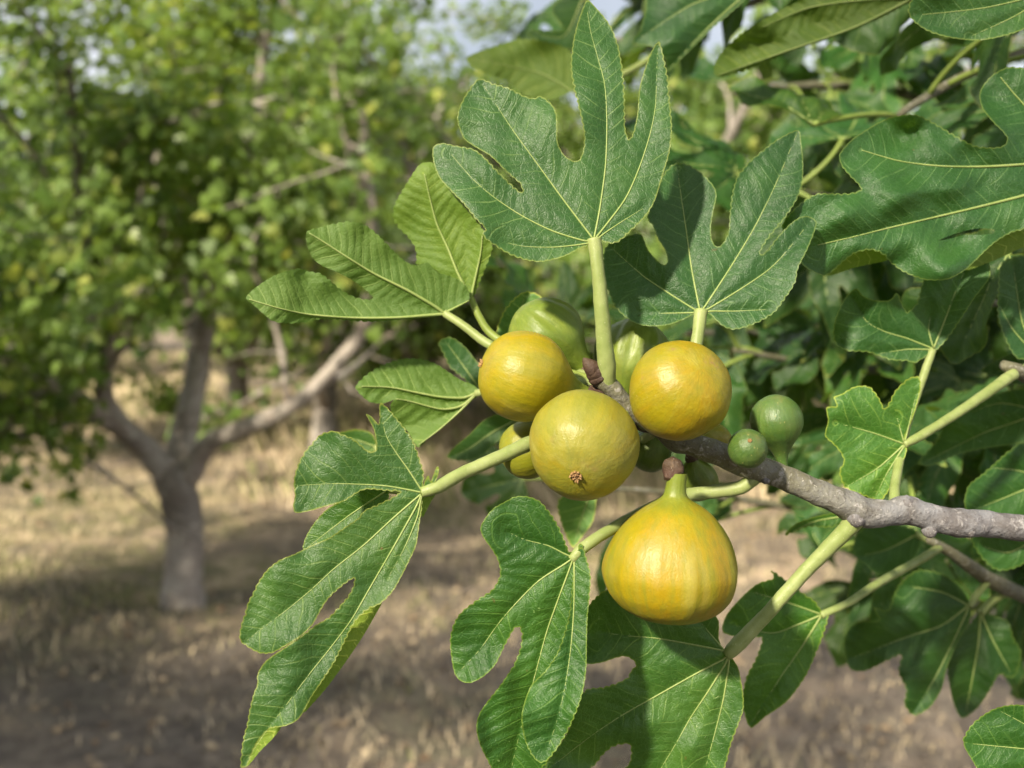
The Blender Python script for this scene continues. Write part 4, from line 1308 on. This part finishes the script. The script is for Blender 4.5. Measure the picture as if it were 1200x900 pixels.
# ------------------------------------------------------------------ generic leaves on the tree's other twigs
LIB = []
for O_, V_, b_, ang in ((O1, V1, (696, 282), 0.13), (O2, V2, (821, 366), -0.30), (T(*S8, [(345, 385), (320, 350), (290, 330), (250, 300), (210, 270), (180, 250), (188, 275), (140, 290), (100, 320), (60, 360), (30, 400), (20, 450), (80, 470),
                        (150, 470), (130, 540), (100, 600), (85, 680), (110, 765), (160, 730), (230, 680), (290, 600), (330, 510), (355, 440), (365, 400)]), [T(*S8, v) for v in ([(345, 395), (260, 430), (180, 455), (60, 430)], [(343, 400), (280, 500), (210, 600), (115, 750)], [(340, 392), (250, 360), (120, 320)])], (963, 720), 2.25)):
    for var in range(2):
        V, Z, F, lf, vp, rim = leaf_surface(O_, V_, b_, spacing=6.5, serr=1.2, tooth=12, seed=900 + len(LIB), d0=0, droop=.004 * (1 + var), wave=.003, fold=.004, bulge=.0009, vsp=18)
        q2 = (V - np.array(b_)) / 2560.0
        x, y = q2[:, 0], -q2[:, 1]
        ca, sa = math.cos(ang), math.sin(ang)
        x, y = x * ca - y * sa, x * sa + y * ca
        me = fast_mesh('leaf', np.stack([x, y, -Z], 1), F)
        put_lf(me, lf)
        me.materials.append(M_LEAF)
        veins = []
        for v in V_[:5]:
            qq, d = vp(v)
            qq = (qq[::2] - np.array(b_)) / 2560.0
            xx, yy = qq[:, 0], -qq[:, 1]
            xx, yy = xx * ca - yy * sa, xx * sa + yy * ca
            Vt, Ft, At = tube_mesh('x', np.stack([xx, yy, -d[::2]], 1), np.linspace(.0009, .0003, len(qq)), 5)
            vm = mesh_vfa('vein', Vt, Ft, At)
            vm.materials.append(M_VEIN)
            veins.append(vm)
        LIB.append((me, veins))


def generic_leaf(node, base, dirv, normal, size, color, i):
    """a shared leaf mesh whose stalk leaves the twig at `node`"""
    y = Vector(dirv).normalized()
    z = Vector(normal)
    z = (z - y * z.dot(y)).normalized()
    x = y.cross(z)
    me, veins = LIB[i % len(LIB)]
    o = bpy.data.objects.new('leaf', me)
    COL.objects.link(o)
    o.parent = fig_tree
    m = Matrix((x, y, z)).transposed().to_4x4()
    mb = Matrix.Translation(Vector(np.array(base) - ROOT)) @ m @ Matrix.Scale(size, 4)
    o.matrix_basis = mb
    o.color = (*color, 1)
    for vm in veins:
        v = bpy.data.objects.new('vein', vm)
        COL.objects.link(v)
        v.parent = o
    # petiole in the leaf's own space
    inv = mb.inverted()
    a = inv @ Vector(np.array(node) - ROOT)
    mid = a * 0.45 + Vector((0, -0.25 * a.length, 0.05 * a.length))
    pp = np.array([(a * (1 - f) ** 2 + mid * 2 * f * (1 - f)) for f in np.linspace(0, 1, 10)])
    V, F, A = tube_mesh('x', pp, np.linspace(.0024, .0019, len(pp)) / size, 8)
    pm = mesh_vfa('petiole', V, F, A)
    pm.materials.append(M_PET)
    p = bpy.data.objects.new('petiole', pm)
    COL.objects.link(p)
    p.parent = o
    p.color = (.85, .95, .6, 1)


TWIGS = [  # (px path with depth and radius px, leaves, leaf size)
    ([(1290, 490, .64, 10), (1230, 455, .59, 9), (1192, 434, .57, 9), (1176, 428, .565, 6)], 0, 1),
    ([(1300, 760, .82, 9), (1230, 712, .76, 9), (1165, 682, .725, 9), (1110, 645, .69, 6), (1088, 632, .68, 4)], 0, 1),
    ([(1400, 90, .95, 7), (1240, 55, .87, 5.5), (1140, 85, .83, 5.5), (1060, 130, .8, 4.5), (1000, 180, .8, 3)], 9, 1.0),
    ([(1450, 330, 1.1, 8), (1200, 280, 1.05, 7), (1020, 240, 1.0, 5), (900, 220, .95, 3)], 22, 1.05),
    ([(1450, 470, 1.2, 8), (1150, 440, 1.1, 7), (980, 430, 1.05, 5), (860, 410, 1.0, 3)], 24, 1.05),
    ([(1450, 180, 1.4, 8), (1180, 130, 1.35, 7), (980, 100, 1.3, 5), (860, 110, 1.25, 3)], 20, 1.1),
    ([(1400, 560, .95, 7), (1150, 530, .92, 5), (1000, 520, .9, 3)], 15, .9),
    ([(1450, -90, 1.1, 8), (1150, -70, 1.05, 7), (930, -60, 1.0, 5), (760, -50, 1.0, 4), (620, -10, 1.0, 3)], 11, 1.0),
    ([(1450, -120, 1.7, 8), (1000, -30, 1.65, 6), (760, 40, 1.6, 5), (600, 70, 1.6, 3)], 12, 1.1),
    ([(1500, 250, 1.7, 8), (1200, 200, 1.6, 6), (1000, 330, 1.5, 5), (860, 330, 1.5, 3)], 26, 1.15),
    ([(1450, 640, 1.3, 8), (1200, 600, 1.25, 6), (1050, 570, 1.2, 4), (920, 500, 1.2, 3)], 15, 1.0),
    ([(1450, 760, 1.1, 8), (1260, 680, 1.0, 6), (1150, 640, .95, 4), (1040, 620, .92, 3)], 12, .95),
    ([(1450, 740, 1.15, 8), (1150, 640, 1.05, 6), (900, 590, 1.0, 4), (760, 575, .97, 3), (660, 570, .95, 2)], 9, .9),
    ([(1450, 430, 1.35, 8), (1050, 400, 1.25, 6), (820, 390, 1.2, 4), (690, 400, 1.2, 3), (590, 390, 1.2, 2)], 13, 1.0),
    ([(1450, 380, .75, 8), (1290, 340, .7, 7), (1210, 350, .68, 5), (1130, 360, .67, 3)], 4, .9),
]
rt = np.random.default_rng(23)
ii = 0
hub = np.array([1.05, 1.0, 1.5])
for tw, nl, sz in TWIGS:
    pts, rr = path3(tw, 12)
    far_end = pts[0]
    z = np.clip(far_end[2] * .8 + .2 * 1.5, 0.9, 2.2)
    root = np.array([1.04, 1.0, z])
    lead = catmull([root, root * .6 + far_end * .4 + np.array([0, 0, .03]), far_end], 0.05)
    full = np.concatenate([lead[:-1], pts])
    fr = np.concatenate([np.linspace(.016, rr[0], len(lead) - 1), rr])
    tube('branch', full, fr, M_BARK, fig_tree, 10, .05, ii)
    for k_ in range(nl):
        f = 0.22 + 0.78 * (k_ + rt.random() * .7) / nl
        i = min(int(f * (len(pts) - 1)), len(pts) - 1)
        nd = pts[i]
        a = rt.uniform(0, 6.283)
        off = np.array([math.cos(a) * .6 - .25, rt.normal(0, .45) - .25, math.sin(a) * .6 + .1])
        off /= np.linalg.norm(off)
        L = rt.uniform(.05, .10)
        base = nd + off * L
        dv = off * .7 + np.array([-.2, 0, -.45]) + rt.normal(0, .35, 3)
        nn = np.array([-.35, -.75, .65]) + rt.normal(0, .38, 3)
        g = rt.uniform(.6, 1.15)
        col = (g * rt.uniform(.75, 1.05), g * rt.uniform(.95, 1.1), g * rt.uniform(.65, 1.1))
        generic_leaf(nd, base, dv, nn, sz * rt.uniform(.85, 1.3), col, int(rt.integers(0, 6)))
        ii += 1

# ================================================================== FIGS
PROF_ROUND = [(-.955, 0), (-.95, .10), (-.93, .24), (-.84, .52), (-.62, .79), (-.3, .955), (0, 1), (.3, .955), (.58, .82), (.82, .62), (1.02, .43), (1.2, .30), (1.4, .22), (1.6, .19)]
PROF_DROP = [(-.775, 0), (-.77, .14), (-.757, .30), (-.715, .50), (-.58, .735), (-.36, .92), (-.08, 1), (.16, .965), (.40, .875), (.62, .735), (.80, .575), (.92, .42), (1.01, .26), (1.09, .175), (1.22, .15), (1.42, .145)]
PROF_SMALL = [(-1.05, 0), (-1.04, .12), (-1.0, .28), (-.85, .58), (-.55, .86), (-.15, 1), (.25, .97), (.6, .80), (.9, .55), (1.15, .36), (1.35, .26)]


def fig(label, center, r_px, axis_cam, prof, mat, ribs=0.0, lump=0.012, seed=0, color=(1, 1, 1), group=None, eye=True, squash=1.0, eye_s=1.0, stalk=True, nick=1.0):
    """axis_cam: direction eye -> neck in camera space (right, up, away)"""
    x, y, d = center
    R = r_px * d / 1200
    c = P(x, y, d)
    ax = np.array(axis_cam, float)
    ax = ax[0] * RT + ax[1] * UP + ax[2] * FW
    ax /= np.linalg.norm(ax)
    root = thing('fig', c, label, 'fig', group)
    rot = Vector(ax).to_track_quat('Z', 'Y')
    root.rotation_euler = rot.to_euler()
    rg = np.random.default_rng(seed + 40)
    pr = np.array(prof, float)
    # resample the profile smoothly
    pq = catmull(pr, .045)
    nr, ns = len(pq), 72
    a = np.arange(ns) * 2 * math.pi / ns
    ph = rg.uniform(0, 6.283, 10)
    rib = (np.sin(a * 7 + ph[0] + .5 * np.sin(a * 2 + ph[1])) * .5 + np.sin(a * 13 + ph[2] + .6 * np.sin(3 * a + ph[3])) * .4 + np.sin(a * 23 + ph[4]) * .22)
    V, FC = [], []
    for z, r in pq:
        env = ribs * np.clip((1.0 - abs(z + .15)) * 1.3, 0, 1)
        lm = lump * (np.sin(2 * a + ph[5] + 2 * z) + .7 * np.sin(3 * a + ph[6] - 3 * z) + .4 * np.sin(5 * a + ph[7] + 5 * z))
        k = r * (1 + env * rib + lm * np.clip(r * 1.5, 0, 1))
        bx = .04 * z * z * math.sin(ph[8])
        V.append(np.stack([R * (np.cos(a) * k + bx), R * np.sin(a) * k * squash, np.full(ns, R * z)], 1))
        gq = min(1.0, (r + .02) ** .6)
        FC.append(np.stack([np.cos(a) * gq, np.sin(a) * gq, np.full(ns, z * .25)], 1))
    V = np.concatenate(V)
    FC = np.concatenate(FC)
    F = []
    for i in range(nr - 1):
        j = np.arange(ns)
        k = (j + 1) % ns
        F.append(np.stack([i * ns + j, i * ns + k, (i + 1) * ns + k, (i + 1) * ns + j], 1))
    F = np.concatenate(F)
    me = fast_mesh('skin', V, F)
    at = me.attributes.new('fc', 'FLOAT_VECTOR', 'POINT')
    at.data.foreach_set('vector', FC.astype(np.float32).ravel())
    o = link('skin', me, mat, root)
    o.color = (*[q * .74 for q in color], 1)
    if eye:
        Vs, Fs, off = [], [], 0
        z0 = pr[0, 0] * R
        for ring, (nsc, rr_, ln) in enumerate([(9, .055, .075), (6, .03, .07), (3, .010, .065)]):
            for s in range(nsc):
                aa = s * 6.283 / nsc + ring * .4 + rg.normal(0, .15)
                l2 = ln * rg.uniform(.7, 1.25) * eye_s
                b = np.array([math.cos(aa), math.sin(aa), 0]) * rr_ * eye_s
                t = np.array([math.cos(aa), math.sin(aa), 0]) * (rr_ + .03 * (1 - ring * .4)) * eye_s + np.array([0, 0, -l2 * .7])
                V_, F_, A_ = tube_mesh('x', np.array([b + [0, 0, .03], b * .6 + t * .4, t]) * R + [0, 0, z0], np.array([.028, .022, .006]) * R * eye_s, 6)
                Vs.append(V_), Fs.append(F_ + off)
                off += len(V_)
        em = mesh_vfa('eye', np.concatenate(Vs), np.concatenate(Fs), np.zeros(off))
        link('eye', em, M_EYE, root)
    if stalk:
        zt, rt_ = pr[-1]
        zz = (zt + np.array([-.7, -.3, .15, .6, 1.0, 1.3]) * rt_) * R
        rr_ = np.array([.85, 1.0, 1.08, 1.06, .95, .8]) * rt_ * R
        V_, F_, A_ = tube_mesh('x', np.stack([np.zeros(6), np.zeros(6), zz], 1), rr_, 16, True, .16, seed)
        link('stalk', mesh_vfa('stalk', V_, F_, A_), M_BUD, root)
    return root


Y1 = mat_fig('fig_skin_golden', (0.38, 0.325, 0.006), (0.42, 0.305, 0.005), (0.21, 0.245, 0.014), .38, 1, brownish=.15)
Y2 = mat_fig('fig_skin_pale', (0.33, 0.305, 0.028), (0.36, 0.285, 0.014), (0.22, 0.25, 0.03), .55, 2, pale=(.41, .37, .07), brownish=.35)
Y3 = mat_fig('fig_skin_freckled', (0.36, 0.30, 0.006), (0.41, 0.275, 0.006), (0.21, 0.23, 0.014), .40, 3, brownish=.75)
Y4 = mat_fig('fig_skin_striped', (0.39, 0.315, 0.006), (0.43, 0.29, 0.005), (0.22, 0.265, 0.022), .70, 4, pale=(.42, .36, .06), brownish=.12)
YG = mat_fig('fig_skin_green', (0.20, 0.26, 0.04), (0.27, 0.30, 0.05), (0.12, 0.19, 0.03), .5, 5, pale=(.34, .38, .10), brownish=.08)
YD = mat_fig('fig_skin_unripe', (0.060, 0.135, 0.020), (0.085, 0.155, 0.024), (0.04, 0.10, 0.02), .6, 6, pale=(.12, .20, .05), brownish=.15, neck=(.07, .14, .025))

RIPE = 'ripe yellow figs on the branch tip'
GREEN = 'unripe green figs on the branch'
fig('smooth golden fig lying sideways, its neck pointing at the bud', (613, 441, .475), 54, (.92, -.28, .22), PROF_ROUND, Y1, .010, .015, 1, group=RIPE)
fig('pale yellow fig in front of the others, its brown eye showing', (684, 521, .455), 64.5, (.20, .52, .83), PROF_ROUND, Y2, .010, .013, 2, group=RIPE, eye_s=1.25)
fig('freckled yellow fig above the branch, in front of the dark green leaf', (797, 458, .463), 59.5, (-.30, -.42, .86), PROF_ROUND, Y3, .009, .017, 3, group=RIPE, eye=False)
fig('ribbed teardrop fig hanging below the branch, orange and green striped', (786, 666, .462), 79, (.015, 1, -.02), PROF_DROP, Y4, .026, .010, 4, group=RIPE, eye_s=.7)
fig('yellow-green fig half hidden behind the pale fig and a leaf stalk', (618, 527, .505), 34, (.8, .3, -.1), PROF_ROUND, Y2, .01, .012, 5, (.85, .95, .6), group=RIPE, eye=False)
fig('green wrinkled fig behind the golden fig', (641, 394, .525), 44, (.72, -.62, -.1), PROF_SMALL, YG, .045, .035, 6, (.85, .95, .65), group=GREEN, eye=False)
fig('pale green lumpy fig behind the long pale leaf stalk', (741, 416, .535), 42, (-.25, -.9, -.2), PROF_SMALL, YG, .07, .05, 7, (.9, 1.0, .8), group=GREEN, eye=False)
fig('smallest dark green fig sitting on top of the branch', (876, 526, .464), 23, (.10, -.45, .9), PROF_SMALL, YD, .006, .010, 8, group=GREEN, eye_s=1.3)
fig('dark green pear-shaped fig behind the smallest fig', (910, 494, .490), 30.5, (.14, -.9, .05), PROF_SMALL + [(1.6, .2), (1.95, .18)], YD, .006, .012, 9, (1.15, 1.15, 1.2), group=GREEN, eye=False)
fig('yellow fig mostly hidden behind the branch, below the freckled fig', (836, 518, .525), 22, (-.8, -.3, -.5), PROF_ROUND, Y2, .01, .01, 10, (.95, .95, .7), group=RIPE, eye=False)
fig('green fig peeping out under the branch beside the teardrop fig\'s neck', (817, 563, .525), 24, (-.3, .8, -.5), PROF_SMALL, YG, .01, .01, 11, (.75, .85, .6), group=GREEN, eye=False)
fig('dull green fig in the gap between the pale and the teardrop figs', (762, 528, .53), 25, (.3, .7, -.6), PROF_SMALL, YG, .01, .01, 12, (.55, .7, .5), group=GREEN, eye=False)
